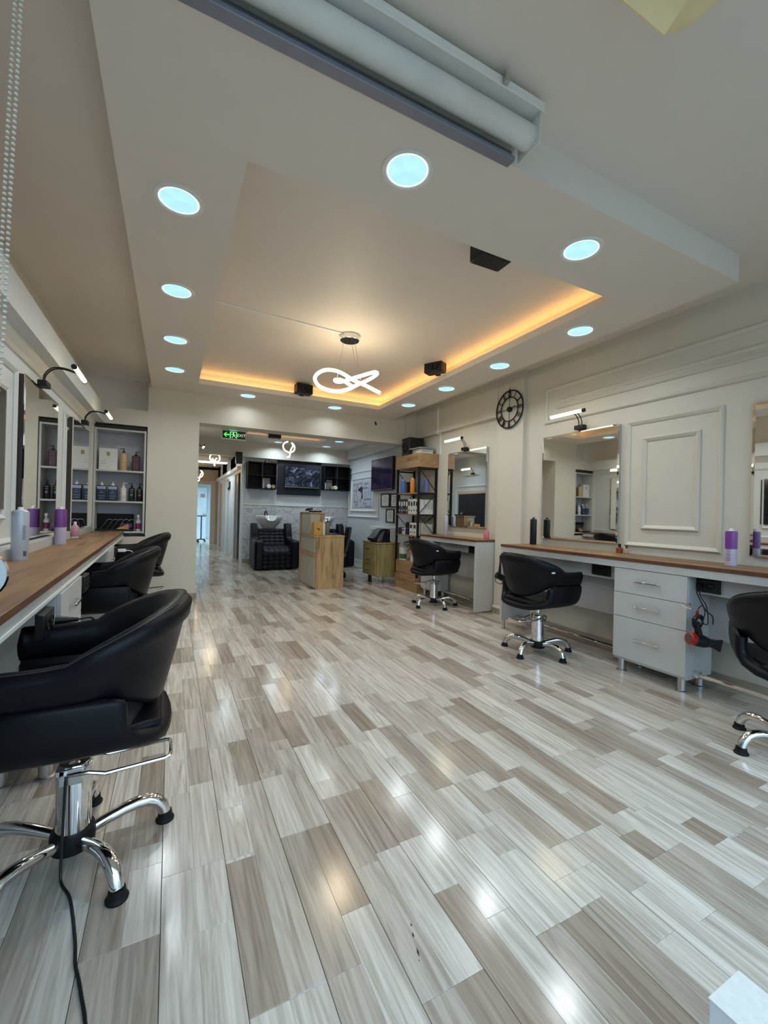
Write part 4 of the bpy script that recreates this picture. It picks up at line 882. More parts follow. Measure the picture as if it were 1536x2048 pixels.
MB().lathe([(0.032, 0.0), (0.036, 0.02), (0.036, 0.085), (0.018, 0.115), (0.01, 0.12)], 18).build('body', cm('coralglass', (0.62, 0.16, 0.22), 0.12), t, smooth=True)
MB().lathe([(0.01, 0.12), (0.009, 0.15)], 12).build('cap', cm('coralglass', (0.62, 0.16, 0.22), 0.12), t, smooth=True)
spray_can((3.70, 5.28, ZC), 'white aerosol can on the far right counter beside the iron rack', 0.036, 0.31, M_SILVERCAN, M_STEEL)
# hair dryers -----------------------------------------------------------
t = thing('hair_dryer', 'black hair dryer with red rear cap hanging from the side of the drawer cabinet', 'hair dryer', (3.29, 1.635, 0.42))
M_RED = cm('red', (0.42, 0.015, 0.012), 0.3)
ax = Vector((0.27, -0.10, -0.07)).normalized()
DRM = Matrix.Rotation(PI/2, 4, 'Z')
def along(pr, t_, nm, mt, n=20):
    rot = Vector((0, 0, 1)).rotation_difference(ax).to_matrix().to_4x4()
    return MB().lathe(pr, n).xf(rot).build(nm, mt, t_, smooth=True)
along([(0.030, -0.085), (0.040, -0.08), (0.043, -0.06), (0.040, -0.045)], t, 'rear_cap', M_RED)
along([(0.028, -0.0865), (0.001, -0.0865)], t, 'rear_grille', M_STEEL)
along([(0.040, -0.045), (0.044, -0.01), (0.042, 0.03), (0.034, 0.06), (0.028, 0.08)], t, 'barrel', M_BLACK)
nu = (Vector((0, 0, 1))-ax*ax.z).normalized(); ns = ax.cross(nu); nzl = []
for d_, hw, hh in ((0.075, 0.022, 0.027), (0.11, 0.016, 0.026), (0.17, 0.010, 0.044)): nzl.append([ax*d_+ns*hw*i+nu*hh*j for i, j in ((-1, -1), (1, -1), (1, 1), (-1, 1))])
loft(nzl).build('nozzle', M_BLACK, t, bevel=0.004)
MB().tube([(0, 0.005, 0.02), (0, 0.02, 0.07), (0, 0.04, 0.13)], [0.024, 0.022, 0.018], 12).xf(DRM).build('handle', M_BLACK, t, smooth=True)
loopc = []
for k in range(70):
    a = k*0.62; loopc.append((0.006*math.sin(k*1.3), 0.02+0.055*math.cos(a)+0.01*math.sin(k*0.7), 0.135+0.035*math.sin(a)+0.012*math.sin(k*0.37)))
MB().tube(cr(loopc, 3), 0.0035, 6).xf(DRM).build('coiled_cable', M_BLACK, t, smooth=True)
MB().tube(cr([(0, 0.03, 0.14), (0, 0.045, 0.20), (0, -0.02, 0.24), (0.0, -0.06, 0.19), (0, -0.04, 0.12), (0, -0.10, 0.11), (0.02, -0.12, 0.22), (0.035, -0.06, 0.31), (0.03, -0.10, 0.365)], 8), 0.0035, 6).xf(DRM).build('cable', M_BLACK, t, smooth=True)
MB().tube(cr([(0, 0.045, 0.165), (0, 0.04, 0.20), (0, 0.028, 0.21), (0, 0.025, 0.175)], 6), 0.006, 8).xf(DRM).build('hanging_loop', M_RED, t, smooth=True)
MB().tube([(-0.03, 0.04, 0.215), (0.03, 0.04, 0.225)], 0.006, 8).lathe([(0.014, 0.02), (0.014, 0.035)], 12, (0.0, 0, 0.235), 'y').xf(Matrix.Translation((0, 0.06, 0)) @ DRM).build('wall_hook', M_CHROME, t, smooth=True)
t = thing('hair_dryer', 'dark hair dryer with looped lead half hidden behind the clock-side salon chair', 'hair dryer', (3.235, 3.58, 0.60))
MB().tube([(-0.03, 0.02, 0), (0.03, 0.0, -0.03), (0.09, -0.03, -0.06)], [0.034, 0.036, 0.026], 14).build('barrel', M_BLACK, t, smooth=True)
MB().tube(cr([(-0.03, 0.02, -0.01), (-0.03, 0.03, -0.07), (0.02, 0.0, -0.10), (0.06, -0.02, -0.05)], 6), 0.004, 6).build('cable', M_BLACK, t, smooth=True)
MB().tube([(0, 0.0, 0.02), (0.005, 0.0, 0.10), (0.01, 0.0, 0.22)], [0.018, 0.012, 0.004], 10).build('handle', M_BLACK, t, smooth=True)
# leads ---------------------------------------------------------------
t = thing('power_lead', 'thin black lead running over the floor from the nearest left chair toward the camera', 'cable', (-0.27, 1.6, 0))
MB().tube(cr([(-0.028, 0.158, 0.33), (-0.030, 0.150, 0.20), (-0.030, 0.135, 0.10), (-0.026, 0.11, 0.012), (0.013, 0.03, 0.005), (0.051, -0.124, 0.005), (0.066, -0.208, 0.005), (0.082, -0.26, 0.005), (0.096, -0.311, 0.005), (0.113, -0.375, 0.005), (0.135, -0.5, 0.005), (0.12, -0.7, 0.005)], 6), 0.0045, 8).build('cable', M_BLACK, t, smooth=True)
t = thing('plug', 'black plug and lead in the socket box above the nearest left chair', 'plug', lp(0.03, 0.89, 0.79), LROT)
MB().tube([(0.0, 0, 0), (0.03, 0.002, -0.002), (0.075, 0.012, -0.006)], [0.017, 0.014, 0.008], 12).build('plug_body', M_BLACK, t, smooth=True)
MB().tube(cr([(0.075, 0.012, -0.006), (0.12, 0.03, -0.01), (0.135, 0.05, -0.08), (0.11, 0.06, -0.22), (0.08, 0.05, -0.36)], 6), 0.004, 6).build('cable', M_BLACK, t, smooth=True)
t = thing('charger', 'white charger plug with pale lead on the left counter behind the farthest chair', 'plug', lp(0.03, 3.86, 0.80), LROT)
MB().box(0, 0.07, -0.02, 0.02, -0.015, 0.015).build('plug_body', M_PAPER, t, bevel=0.005)
MB().tube(cr([(0.07, 0, 0), (0.12, 0, -0.01), (0.15, 0, -0.07), (0.15, 0.0, -0.14)], 6), 0.004, 6).build('cable', M_PAPER, t, smooth=True)
t = thing('plug', 'black plug in the right-hand socket box beside the hanging hair dryer', 'plug', (3.415, 1.695, 0.785))
MB().tube([(0.0, 0, 0), (-0.03, 0, -0.01)], [0.016, 0.012], 12).build('plug_body', M_BLACK, t, smooth=True)
MB().tube(cr([(-0.03, 0, -0.01), (-0.05, -0.0, -0.05), (-0.04, -0.05, -0.16), (-0.03, -0.09, -0.2), (0.0, -0.08, -0.26)], 6), 0.004, 6).build('cable', M_BLACK, t, smooth=True)
# clock ---------------------------------------------------------------
t = thing('wall_clock', 'black skeleton wall clock with roman numerals on the pillar between the right mirrors', 'clock', (3.745, 4.02, 2.575))
R0, R1_ = 0.23, 0.148; xo = -0.02
MB().lathe([(R0-0.008, xo-0.004), (R0+0.008, xo-0.004), (R0+0.008, xo+0.004), (R0-0.008, xo+0.004), (R0-0.008, xo-0.004)], 48, axis='x', caps=False).build('outer_ring', M_IRON, t)
MB().lathe([(R1_-0.006, xo-0.004), (R1_+0.006, xo-0.004), (R1_+0.006, xo+0.004), (R1_-0.006, xo+0.004), (R1_-0.006, xo-0.004)], 40, axis='x', caps=False).build('inner_ring', M_IRON, t)
for k, s in enumerate(('XII', 'I', 'II', 'III', 'IIII', 'V', 'VI', 'VII', 'VIII', 'IX', 'X', 'XI')):
    a = PI/2 - k*PI/6; up = Vector((0, -math.cos(a), math.sin(a))); right = Vector((0, -math.sin(a), -math.cos(a)))
    q = MB(); ws = {'I': 0.0125, 'V': 0.026, 'X': 0.026}; tw = sum(ws[c] for c in s); px_ = -tw/2
    def stroke(x0, x1):
        p0 = up*(R1_+0.004)+right*x0; p1 = up*(R0-0.004)+right*x1
        q.bar((xo, p0.y, p0.z), (xo, p1.y, p1.z), 0.0052, 0.0065, (1, 0, 0))
    for c in s:
        x0 = px_; x1 = px_+ws[c]; m0 = (x0+x1)/2; px_ = x1
        if c == 'I': stroke(m0, m0)
        elif c == 'V': stroke(m0, x0+0.003); stroke(m0, x1-0.003)
        else: stroke(x0+0.003, x1-0.003); stroke(x1-0.003, x0+0.003)
    q.build('numeral', M_IRON, t)
q = MB().lathe([(0.001, -0.04), (0.028, -0.04), (0.032, -0.03), (0.032, 0.0), (0.001, 0.0)], 20, axis='x'); q.build('hub', M_BLACK, t, smooth=True)
MB().bar((xo, 0, -R1_), (xo, 0, R1_), 0.005).bar((xo, -R1_, 0), (xo, R1_, 0), 0.005).build('spokes', M_IRON, t)
MB().bar((-0.042, 0.01, -0.005), (-0.042, -0.12, 0.015), 0.010, 0.003).build('hour_hand', M_IRON, t)
MB().bar((-0.045, 0.02, 0.0), (-0.045, -0.235, 0.01), 0.008, 0.003).build('minute_hand', M_IRON, t)
MB().bar((xo, 0, R0), (xo, 0, R0+0.03), 0.01).build('hanger', M_IRON, t)
# white plinth in the bottom right corner -----------------------------------
t = thing('display_plinth', 'corner of a chipped white box in the bottom right of the picture', 'box', (1.04, 0.30, 0))
box(-0.06, 0.055, -0.25, 0.155, 0, 0.297).build('box_body', mat('plinth_white', (0.72, 0.76, 0.80), 0.4, var=0.03), t, bevel=0.002)
box(-0.061, 0.056, -0.251, 0.156, 0.297, 0.3005).build('top_edge', mat('plinth_chips', (0.74, 0.76, 0.74), 0.5, var=0.05, scale=60), t)
# ================================================================== RACK
RX, RY0, RY1 = 3.445, 5.68, 6.40
RW = XR-0.01-RX
t = thing('storage_rack', 'tall iron and oak storage rack between the far right counter and the olive cabinet', 'rack', (RX, RY0, 0))
D = RY1-RY0
box(0.01, RW, 0, D, 0, 0.47).build('base_cabinet', M_RACK, t, bevel=0.002)
box(0.0, 0.009, 0.03, D-0.03, 0.17, 0.46).build('base_front', M_RACK, t, bevel=0.002)
box(-0.02, RW, -0.025, D+0.02, 1.985, 2.205).build('top_box', M_RACK, t, bevel=0.003)
for z in (0.90, 1.24, 1.585): box(0.0, RW, 0.005, D-0.005, z-0.02, z).build('shelf_board', M_RACK, t, bevel=0.002)
for (x, y, zz) in ((-0.004, 0.0, 0.24), (RW-0.03, 0.0, 0.47), (-0.004, D-0.03, 0.24), (RW-0.03, D-0.03, 0.47)): box(x, x+0.03, y-0.004, y+0.026, zz, 1.985).build('post', M_IRON, t)
for z in (0.90, 1.24, 1.585, 1.97): box(0.0, RW-0.03, -0.003, 0.012, z-0.022, z+0.002).box(0.0, RW-0.03, D-0.012, D+0.003, z-0.022, z+0.002).build('cross_rail', M_IRON, t)
for y in (0.004, D-0.004):
    for (za, zb) in ((1.96, 1.60), (1.25, 1.57), (1.22, 0.90)): MB().bar((0.02, y, za), (RW-0.02, y, zb), 0.009).build('brace', M_IRON, t)
MB().bar((RW-0.01, 0.02, 1.24), (RW-0.01, D-0.02, 0.92), 0.009).build('brace', M_IRON, t)
# things on the rack; local helper in rack space
DS = D/0.58
def rp(x, y, z): return (RX+x, RY0+y*DS, z)
t = thing('subwoofer', 'black speaker box standing on top of the iron rack', 'speaker', rp(0.10, 0.35, 2.206))
box(-0.11, 0.17, -0.13, 0.13, 0, 0.29).build('cabinet', M_BLACK, t, bevel=0.012)
MB().lathe([(0.085, -0.111), (0.085, -0.116), (0.07, -0.113), (0.001, -0.108)], 24, (0, 0, 0.12), 'x', caps=False).build('driver', M_RUBBER, t, smooth=True)
for z, y in ((0.235, 0.09), (0.12, 0.10), (0.08, 0.10)): MB().lathe([(0.008, -0.113), (0.008, -0.1105)], 10, (0, y, z), 'x').build('badge', M_PAPER, t)
carton(rp(0.17, 0.15, 2.206), 'pale box with dark end lying on top of the iron rack under the folder', 0.24, 0.26, 0.075, M_PAPER, name='flat_box')
t = thing('folder', 'grey folder lying tilted on the pale box on top of the iron rack', 'folder', rp(0.16, 0.15, 2.284), 0.12)
box(-0.15, 0.15, -0.16, 0.16, 0, 0.018).build('cover', cm('slategrey', (0.30, 0.31, 0.31), 0.5), t, bevel=0.002)
box(-0.145, 0.152, -0.155, 0.155, 0.004, 0.014).build('pages', M_PAPER, t)
M_BL1 = cm('sprayblue', (0.08, 0.20, 0.50)); M_BL2 = cm('sprayperi', (0.17, 0.22, 0.47)); M_OR = cm('sprayorange', (0.75, 0.26, 0.03))
sp = 'spray bottles on the top rack shelf'
for x, y, mt_, lb, r, h in ((0.05, 0.47, M_BL1, 'blue spray bottle at the far left of the top rack shelf', 0.042, 0.235), (0.15, 0.36, M_BL1, 'second blue bottle, half hidden behind the orange one on the top rack shelf', 0.036, 0.23),
                         (0.05, 0.22, M_OR, 'orange spray bottle on the top rack shelf', 0.040, 0.245), (0.07, 0.075, M_BL1, 'blue spray bottle just behind the front iron post of the rack', 0.036, 0.25), (0.22, 0.10, M_BL2, 'periwinkle spray bottle nearest the wall on the top rack shelf', 0.042, 0.245)):
    spray_can(rp(x, y, 1.586), lb, r, h, mt_, M_PAPER, group=sp)
carton(rp(0.20, 0.50, 1.586), 'dark box behind the bottles on the top rack shelf', 0.10, 0.08, 0.20, M_ANTH)
bx = 'hair colour boxes on the second rack shelf'
cols = [cm('inkviolet', (0.06, 0.05, 0.09)), cm('inkblue', (0.05, 0.07, 0.10)), M_ANTH, cm('inkbrown', (0.07, 0.06, 0.06))]
y = 0.545
for k in range(8):
    w = 0.062
    if k < 4: mt_, lb = cols[k], ('dark colour box %s on the second rack shelf' % ('at the far left', 'second from the left', 'third from the left', 'right beside the white ones')[k])
    else: mt_, lb = M_PAPER, ('white colour box %s on the second rack shelf' % ('beside the dark ones', 'left of the front post', 'behind the front post', 'at the near corner')[k-4])
    carton(rp(0.075, y-w/2, 1.241), lb, 0.11, w*DS-0.004, 0.245-0.012*(k % 2), mt_, group=bx, band=(M_PAPER if k < 4 else M_INK)); y -= w+0.003
for k in range(3):
    c = carton(rp(0.17+0.055*k, 0.06, 1.241), 'white colour box in the side row of the second rack shelf, ' + ('nearest the post', 'in the middle', 'nearest the wall')[k], 0.05, 0.06, 0.235, M_PAPER, group=bx)
    box(-0.012, 0.012, -0.031, -0.0302, 0.08, 0.16).build('print', cm('ltgrey', (0.4, 0.4, 0.4)), c)
bx = 'small cartons on the third rack shelf'
for (x, y, w, h, mt_, lb) in ((0.06, 0.50, 0.09, 0.11, M_INK, 'small black carton at the far left of the third rack shelf'), (0.16, 0.44, 0.09, 0.20, M_INK, 'taller black carton at the back of the third rack shelf'), (0.06, 0.40, 0.075, 0.10, M_PAPER, 'small white carton in the front row of the third rack shelf'),
                       (0.16, 0.32, 0.10, 0.19, M_PAPER, 'taller cream carton at the back of the third rack shelf'), (0.06, 0.31, 0.075, 0.10, M_NAVY, 'small navy carton in the front row of the third rack shelf'), (0.06, 0.20, 0.08, 0.20, M_PAPER, 'white carton with round print left of the front post, third rack shelf'),
                       (0.05, 0.095, 0.08, 0.20, M_PAPER, 'white carton at the front post on the third rack shelf')):
    carton(rp(x, y, 0.901), lb, 0.07, w*DS*0.95, h, mt_, group=bx, band=(M_INK if mt_ is M_PAPER else None))
for k in range(4): 
    c = carton(rp(0.12+0.052*k, 0.055, 0.901), 'cream carton in the side row of the third rack shelf, ' + ('first', 'second', 'third', 'fourth')[k] + ' from the front post', 0.048, 0.055, 0.20-0.006*k, cm('creamcard', (0.55, 0.52, 0.46), 0.6), group=bx)
    box(-0.012, 0.012, -0.0285, -0.0277, 0.05, 0.14).build('print', cm('ltgrey', (0.4, 0.4, 0.4)), c)
t = thing('jar', 'white and green jar on the oak base of the rack', 'jar', rp(0.06, 0.44, 0.471))
box(-0.04, 0.04, -0.055, 0.055, 0, 0.15).build('body', cm('olivegreen', (0.07, 0.13, 0.05)), t, bevel=0.004); box(-0.042, 0.042, -0.057, 0.057, 0.10, 0.20).build('lid', M_PAPER, t, bevel=0.004); box(-0.042, 0.042, -0.057, 0.057, 0, 0.02).build('base', M_PAPER, t)
for k in range(2):
    c = carton(rp(0.06, 0.19-0.06*k, 0.471), ('pink and white' if k == 0 else 'second pink and white') + ' slim carton on the oak base of the rack', 0.05, 0.045, 0.23, M_PAPER, group='slim cartons on the rack base')
    box(-0.0258, -0.025, -0.016, 0.016, 0.10, 0.22).build('print', cm('pink', (0.55, 0.15, 0.25)), c)
t = thing('cable_bundle', 'tangle of dark tools and cables on the shelf above the rack base', 'cables', rp(0.16, 0.30, 0.72))
MB().tube(cr([(-0.05+0.10*math.sin(k*1.9), 0.12*math.cos(k*1.3), -0.1+0.16*abs(math.sin(k*0.8))) for k in range(16)], 4), 0.006, 6).build('cable', M_BLACK, t, smooth=True)
MB().tube([(0.05, -0.1, -0.249), (0.04, 0, -0.08), (-0.02, 0.12, 0.14)], 0.014, 8).build('tool', M_BLACK, t, smooth=True)
# olive cabinet -----------------------------------------------------------
t = thing('drawer_chest', 'olive wood-grain chest of three drawers on metal legs beside the iron rack', 'chest', (3.19, 6.62, 0))
box(0.02, 0.46, 0, 0.58, 0.13, 0.70).build('body', M_OLIVE, t, bevel=0.012, seg=3)
box(0.0, 0.47, -0.01, 0.60, 0.70, 0.725).build('top', M_OLIVE, t, bevel=0.006)
for k, (a, b) in enumerate(((0.135, 0.315), (0.32, 0.50), (0.505, 0.695))):
    d_ = box(0.0, 0.0195, 0.03, 0.565, a, b).build('drawer', M_OLIVE, t, bevel=0.004)
    bar_handle(MB(), 0, 0.22, 0.37, (a+b)/2, -1).build('handle', M_CHROME, d_)
for (x, y, mt_) in ((0.05, 0.04, M_STEEL), (0.05, 0.30, M_BLACK), (0.05, 0.38, M_BLACK), (0.42, 0.04, M_STEEL), (0.42, 0.54, M_STEEL)):
    MB().lathe([(0.017, 0), (0.017, 0.135)], 12, (x, y, 0)).build('leg', mt_, t, smooth=True)
t = thing('steriliser', 'black and silver arched appliance on the olive chest of drawers', 'appliance', (3.36, 6.84, 0.726), 0)
hood = [(-0.17, 0.02), (-0.19, 0.07), (-0.14, 0.10), (-0.07, 0.21), (0.0, 0.235), (0.14, 0.235), (0.14, 0.205), (0.02, 0.20), (-0.04, 0.17), (-0.11, 0.02)]
MB().prism(hood, 'y', -0.13, 0.13).build('hood', M_BLACK, t, bevel=0.006)
MB().prism([(-0.11, 0.0), (-0.05, 0.17), (0.02, 0.205), (0.05, 0.205), (0.02, 0.15), (-0.03, 0.0)], 'y', -0.125, 0.125).build('side_cheek', M_STEEL, t, bevel=0.004)
box(-0.03, 0.15, -0.12, 0.12, 0, 0.20).build('chamber', M_BLACK, t, bevel=0.004)
box(-0.13, 0.15, -0.135, 0.135, -0.001, 0.012).build('base', M_RUBBER, t)
MB().lathe([(0.02, -0.001), (0.02, 0.002)], 12, (0.1, -0.12, 0.18), 'y').build('dial', M_CHROME, t)
# reception desk ------------------------------------------------------------
DX, DY = 2.065, 6.52
t = thing('reception_desk', 'oak reception desk with a tall cream-panelled screen in the middle of the room', 'desk', (DX, DY, 0))
box(0.015, 0.49, 0.0, 0.03, 0, 0.83).build('side_panel', M_OAK, t, bevel=0.002)
box(-0.03, 0.50, -0.005, 0.85, 0.83, 0.86).build('desktop', M_OAK, t, bevel=0.002)
box(-0.005, 0.015, 0.03, 0.84, 0.02, 0.50).build('front_panel', M_CREAM, t, bevel=0.002)
box(-0.006, 0.016, 0.03, 0.84, 0.503, 0.58).build('reflection_band', M_OAK, t, bevel=0.002)  # brownish reflection on the cream front, built as an oak strip
box(-0.005, 0.015, 0.03, 0.84, 0.583, 0.828).build('front_panel', M_CREAM, t, bevel=0.002)
box(-0.02, 0.012, 0.845, 0.875, 0, 1.215).build('screen_post', M_OAK, t, bevel=0.002)
box(0.0, 0.165, 0.30, 0.84, 0.8605, 1.205).build('screen', M_CREAM, t, bevel=0.003)
box(0.165, 0.25, 0.30, 0.84, 0.8605, 1.205).build('screen_side', M_OAK, t, bevel=0.003)
box(-0.02, 0.26, 0.285, 0.875, 1.206, 1.232).build('screen_top', M_OAK, t, bevel=0.002)
box(0.44, 0.47, 0.03, 0.84, 0.02, 0.828).build('inner_panel', M_OAK, t)
t = thing('card_box', 'amber wooden box with a dark curl mark on the reception desk', 'box', (DX+0.075, DY+0.16, 0.861), 0)
box(-0.07, 0.07, -0.05, 0.05, 0, 0.21).build('box_body', wood('amber_wood', (0.40, 0.19, 0.03), (0.62, 0.33, 0.06), 'z', 0.4), t, bevel=0.004)
MB().tube(cr([(-0.02, -0.0515, 0.10), (0.0, -0.0515, 0.105), (0.02, -0.0515, 0.095), (0.025, -0.0515, 0.07)], 5), [0.004, 0.006, 0.007, 0.008, 0.009, 0.010, 0.010, 0.010, 0.010, 0.009, 0.008, 0.008, 0.007, 0.006, 0.004, 0.003][:16], 8).build('curl_mark', M_INK, t)
pump_bottle((DX+0.185, DY+0.16, 0.861), 'white dispenser bottle beside the amber box on the reception desk', 0.028, 0.20, M_PAPER, M_PAPER, spout=0, group='bottles on the reception desk')
pump_bottle((DX+0.245, DY+0.15, 0.861), 'olive-grey pump bottle with black head on the reception desk', 0.038, 0.215, cm('olivegrey', (0.17, 0.15, 0.11)), M_BLACK, spout=-1, group='bottles on the reception desk')
t = thing('tablet', 'dark tablet lying on the reception desk beside the bottles', 'tablet', (DX+0.38, DY+0.22, 0.861), 0.2)
box(-0.09, 0.09, -0.06, 0.06, 0, 0.012).build('body', M_BLACK, t, bevel=0.003); box(-0.085, 0.085, -0.055, 0.055, 0.012, 0.0125).build('screen', M_GLASSDK, t)
t = thing('desk_phone', 'black telephone with a coiled lead on top of the tall desk screen', 'telephone', (DX+0.09, DY+0.55, 1.233), 0.1)
box(-0.02, 0.16, -0.08, 0.08, 0, 0.025).build('base', M_BLACK, t, bevel=0.006)
MB().tube(cr([(-0.02, -0.06, 0.045), (0.0, -0.03, 0.06), (0.0, 0.03, 0.06), (-0.02, 0.06, 0.045)], 5), 0.014, 8).build('handset', M_BLACK, t, smooth=True)
MB().tube([(-0.10+0.08*k/40 + 0.0, 0.03*math.cos(k*1.1), 0.025+0.018*math.sin(k*1.1)+0.02*math.sin(k*0.08)) for k in range(40)], 0.005, 6).build('coiled_lead', M_BLACK, t, smooth=True)
MB().sphere((0.06, -0.02, 0.04), 0.018, 10).build('lens', M_PAPER, t, smooth=True)
# office chair behind the desk ---------------------------------------------------
t = thing('office_chair', 'black leather office chair on casters half hidden behind the reception desk', 'chair', (2.80, 7.68, 0), -0.5)
bk = MB(); bk.grid(lambda i, j: (0.16+0.10*math.sin(i/8*1.2)+0.03*(j/4-0.5)**2*4, -0.22+0.44*j/4, 0.46+0.50*i/8), 9, 5)
o = bk.build('backrest', M_LEATHER, t, smooth=True, sub=1); md = o.modifiers.new('t', 'SOLIDIFY'); md.thickness = 0.07; md.offset = 0
bk = MB(); bk.grid(lambda i, j: (-0.24+0.46*i/6, -0.24+0.48*j/6, 0.45+0.02*math.sin(PI*i/6)*math.sin(PI*j/6)), 7, 7); o = bk.build('seat', M_LEATHER, t, smooth=True, sub=1); md = o.modifiers.new('t', 'SOLIDIFY'); md.thickness = 0.07
for s in (-1, 1): MB().tube(cr([(0.18, s*0.25, 0.42), (0.2, s*0.27, 0.66), (0.0, s*0.27, 0.68), (-0.1, s*0.26, 0.62), (-0.08, s*0.25, 0.42)], 5), 0.016, 8).build('armrest', M_BLACK, t, smooth=True)
MB().tube([(0, 0, 0.10), (0, 0, 0.40)], 0.03, 12).build('column', M_BLACK, t, smooth=True)
for k in range(5):
    a = 2*PI*k/5 - 1.75; lg = MB().tube([(0, 0, 0.12), (0.25*math.cos(a), 0.25*math.sin(a), 0.085)], [0.025, 0.017], 8).build('leg', M_BLACK, t, smooth=True)
    MB().lathe([(0.030, -0.022), (0.036, -0.015), (0.036, 0.015), (0.030, 0.022)], 14, (0.26*math.cos(a), 0.26*math.sin(a), 0.037), 'y').build('caster', M_RUBBER, lg, smooth=True)
# ================================================================== WASH UNITS
M_NAVYL = mat('navy_leather', (0.005, 0.006, 0.011), 0.48, bump=0.2, bscale=220, var=0.2, spec=0.25)
def wash_unit(loc, label):
    t = thing('wash_chair', label, 'chair', loc, 0, 'wash chairs with basins')
    # local: front faces -y, x centred, y 0 front .. 1.3 wall
    for s in (-1, 1):
        arm = [(0.0, 0.02), (0.0, 0.52), (0.02, 0.585), (0.08, 0.62), (0.42, 0.62), (0.55, 0.64), (0.66, 0.93), (0.70, 0.955), (0.86, 0.955), (0.86, 0.02)]
        MB().prism(arm, 'x', s*0.30 if s > 0 else -0.44, 0.44 if s > 0 else -0.30).build('armrest', M_NAVYL, t, bevel=0.03, seg=3)
        MB().prism([(0.03, 0.03), (0.03, 0.57), (0.10, 0.60), (0.50, 0.60), (0.55, 0.05)], 'x', 0.44 if s > 0 else -0.47, 0.47 if s > 0 else -0.44).build('side_pad', M_NAVYL, t, bevel=0.014)
    box(-0.30, 0.30, 0.05, 0.86, 0.02, 0.36).build('base', M_NAVYL, t)
    def tufts(nm, fn, nx_, nz_):
        q = MB()
        for i in range(nx_):
            for j in range(nz_):
                a = fn(i/nx_, j/nz_); b = fn((i+1)/nx_, j/nz_); c_ = fn((i+1)/nx_, (j+1)/nz_); d = fn(i/nx_, (j+1)/nz_)
                A, B, C_, D_ = map(Vector, (a, b, c_, d)); n = (B-A).cross(D_-A).normalized(); ctr = (A+B+C_+D_)/4
                ins = [ctr+(p-ctr)*0.88+n*0.010 for p in (A, B, C_, D_)]; o_ = len(q.v)
                q.add([A, B, C_, D_]+ins, [(4, 5, 6, 7), (0, 1, 5, 4), (1, 2, 6, 5), (2, 3, 7, 6), (3, 0, 4, 7)])
        return q.build(nm, M_NAVYL, t, smooth=True, angle=70)
    tufts('front_pad', lambda u, v: (-0.30+0.60*u, 0.03, 0.03+0.34*v), 5, 4)
    tufts('seat_pad', lambda u, v: (-0.30+0.60*u, 0.03+0.50*v, 0.37+0.10*min(1, v*3)), 5, 4)
    tufts('back_pad', lambda u, v: (-0.30+0.60*u, 0.53+0.22*v, 0.47+0.36*v), 5, 5)
    box(-0.30, 0.30, 0.75, 0.86, 0.36, 0.83).build('back_frame', M_NAVYL, t, bevel=0.01)
    box(-0.25, 0.25, 0.86, 1.30, 0.02, 0.80).build('plumbing_box', M_NAVYL, t, bevel=0.01)
    # basin: half bowl with a neck notch at the front
    bw = MB(); NU = 72
    def bowl(i, j):
        a = 2*PI*i/NU; s = j/9
        prof = [(0.30, 0.80), (0.42, 0.84), (0.62, 0.90), (0.82, 0.98), (0.94, 1.05), (1.0, 1.115), (0.97, 1.122), (0.92, 1.11), (0.75, 1.0), (0.25, 0.93)]
        r, z = prof[j]; dx = math.cos(a); dy = math.sin(a)
        nt_ = max(0.0, 1-abs(math.atan2(dx, -dy))/0.42); notch = 0.11*math.sqrt(1-(1-nt_)**2) if nt_ > 0 else 0
        if z > 1.0: z = max(z-notch*(min(1, (z-0.98)/0.12)), 0.985)
        return (0.315*r*dx, 0.98+0.27*r*dy, z)
    bw.grid(bowl, NU, 10, closeu=True); bw.f.append(tuple(reversed([i*10 for i in range(NU)]))); bw.f.append(tuple(i*10+9 for i in range(NU)))
    b = bw.build('basin', M_PORC, t, smooth=True, angle=80)
    MB().tube(cr([(-0.07, 1.13, 1.10), (-0.07, 1.12, 1.20), (-0.05, 1.05, 1.21), (-0.04, 0.98, 1.13)], 5), 0.014, 8).build('tap', M_BLACK, b, smooth=True)
    MB().tube(cr([(0.04, 1.14, 1.10), (0.06, 1.1, 1.19), (0.09, 1.12, 1.27), (0.08, 1.2, 1.30)], 5), 0.008, 8).build('shower_hose', M_STEEL, b, smooth=True)
    return t
wash_unit((2.005, 8.86, 0), 'black tufted wash chair with white basin left of the reception desk')
wash_unit((3.27, 8.86, 0), 'black tufted wash chair with white basin mostly hidden behind the reception desk')
# cubbies, screens ---------------------------------------------------------------
def cubby(x0, x1, z0, z1, label):
    t = thing('wall_cubby', label, 'shelf', (x0, YB-0.25, z0), 0, 'black cube shelves on the back wall'); w, h = x1-x0, z1-z0; th = 0.018
    box(0, w, 0.236, 0.25, 0, h).build('back', M_IRON, t)
    for (a, b, nm) in ((0, th, 'side_panel'), (w-th, w, 'side_panel'), (w/2-th/2, w/2+th/2, 'divider')): box(a, b, 0, 0.236, 0, h).build(nm, M_ANTH if nm == 'divider' else M_IRON, t)
    for z in (0, h/2-th/2, h-th):
        for (a, b) in ((th, w/2-th/2), (w/2+th/2, w-th)): box(a, b, 0.002, 0.236, z, z+th).build('shelf_board', M_IRON, t)
    return t
cubby(1.54, 2.20, 1.735, 2.36, 'black four-cube wall shelf left of the screen panel on the back wall')
cubby(3.37, 4.05, 1.78, 2.385, 'black four-cube wall shelf right of the screen panel on the back wall')
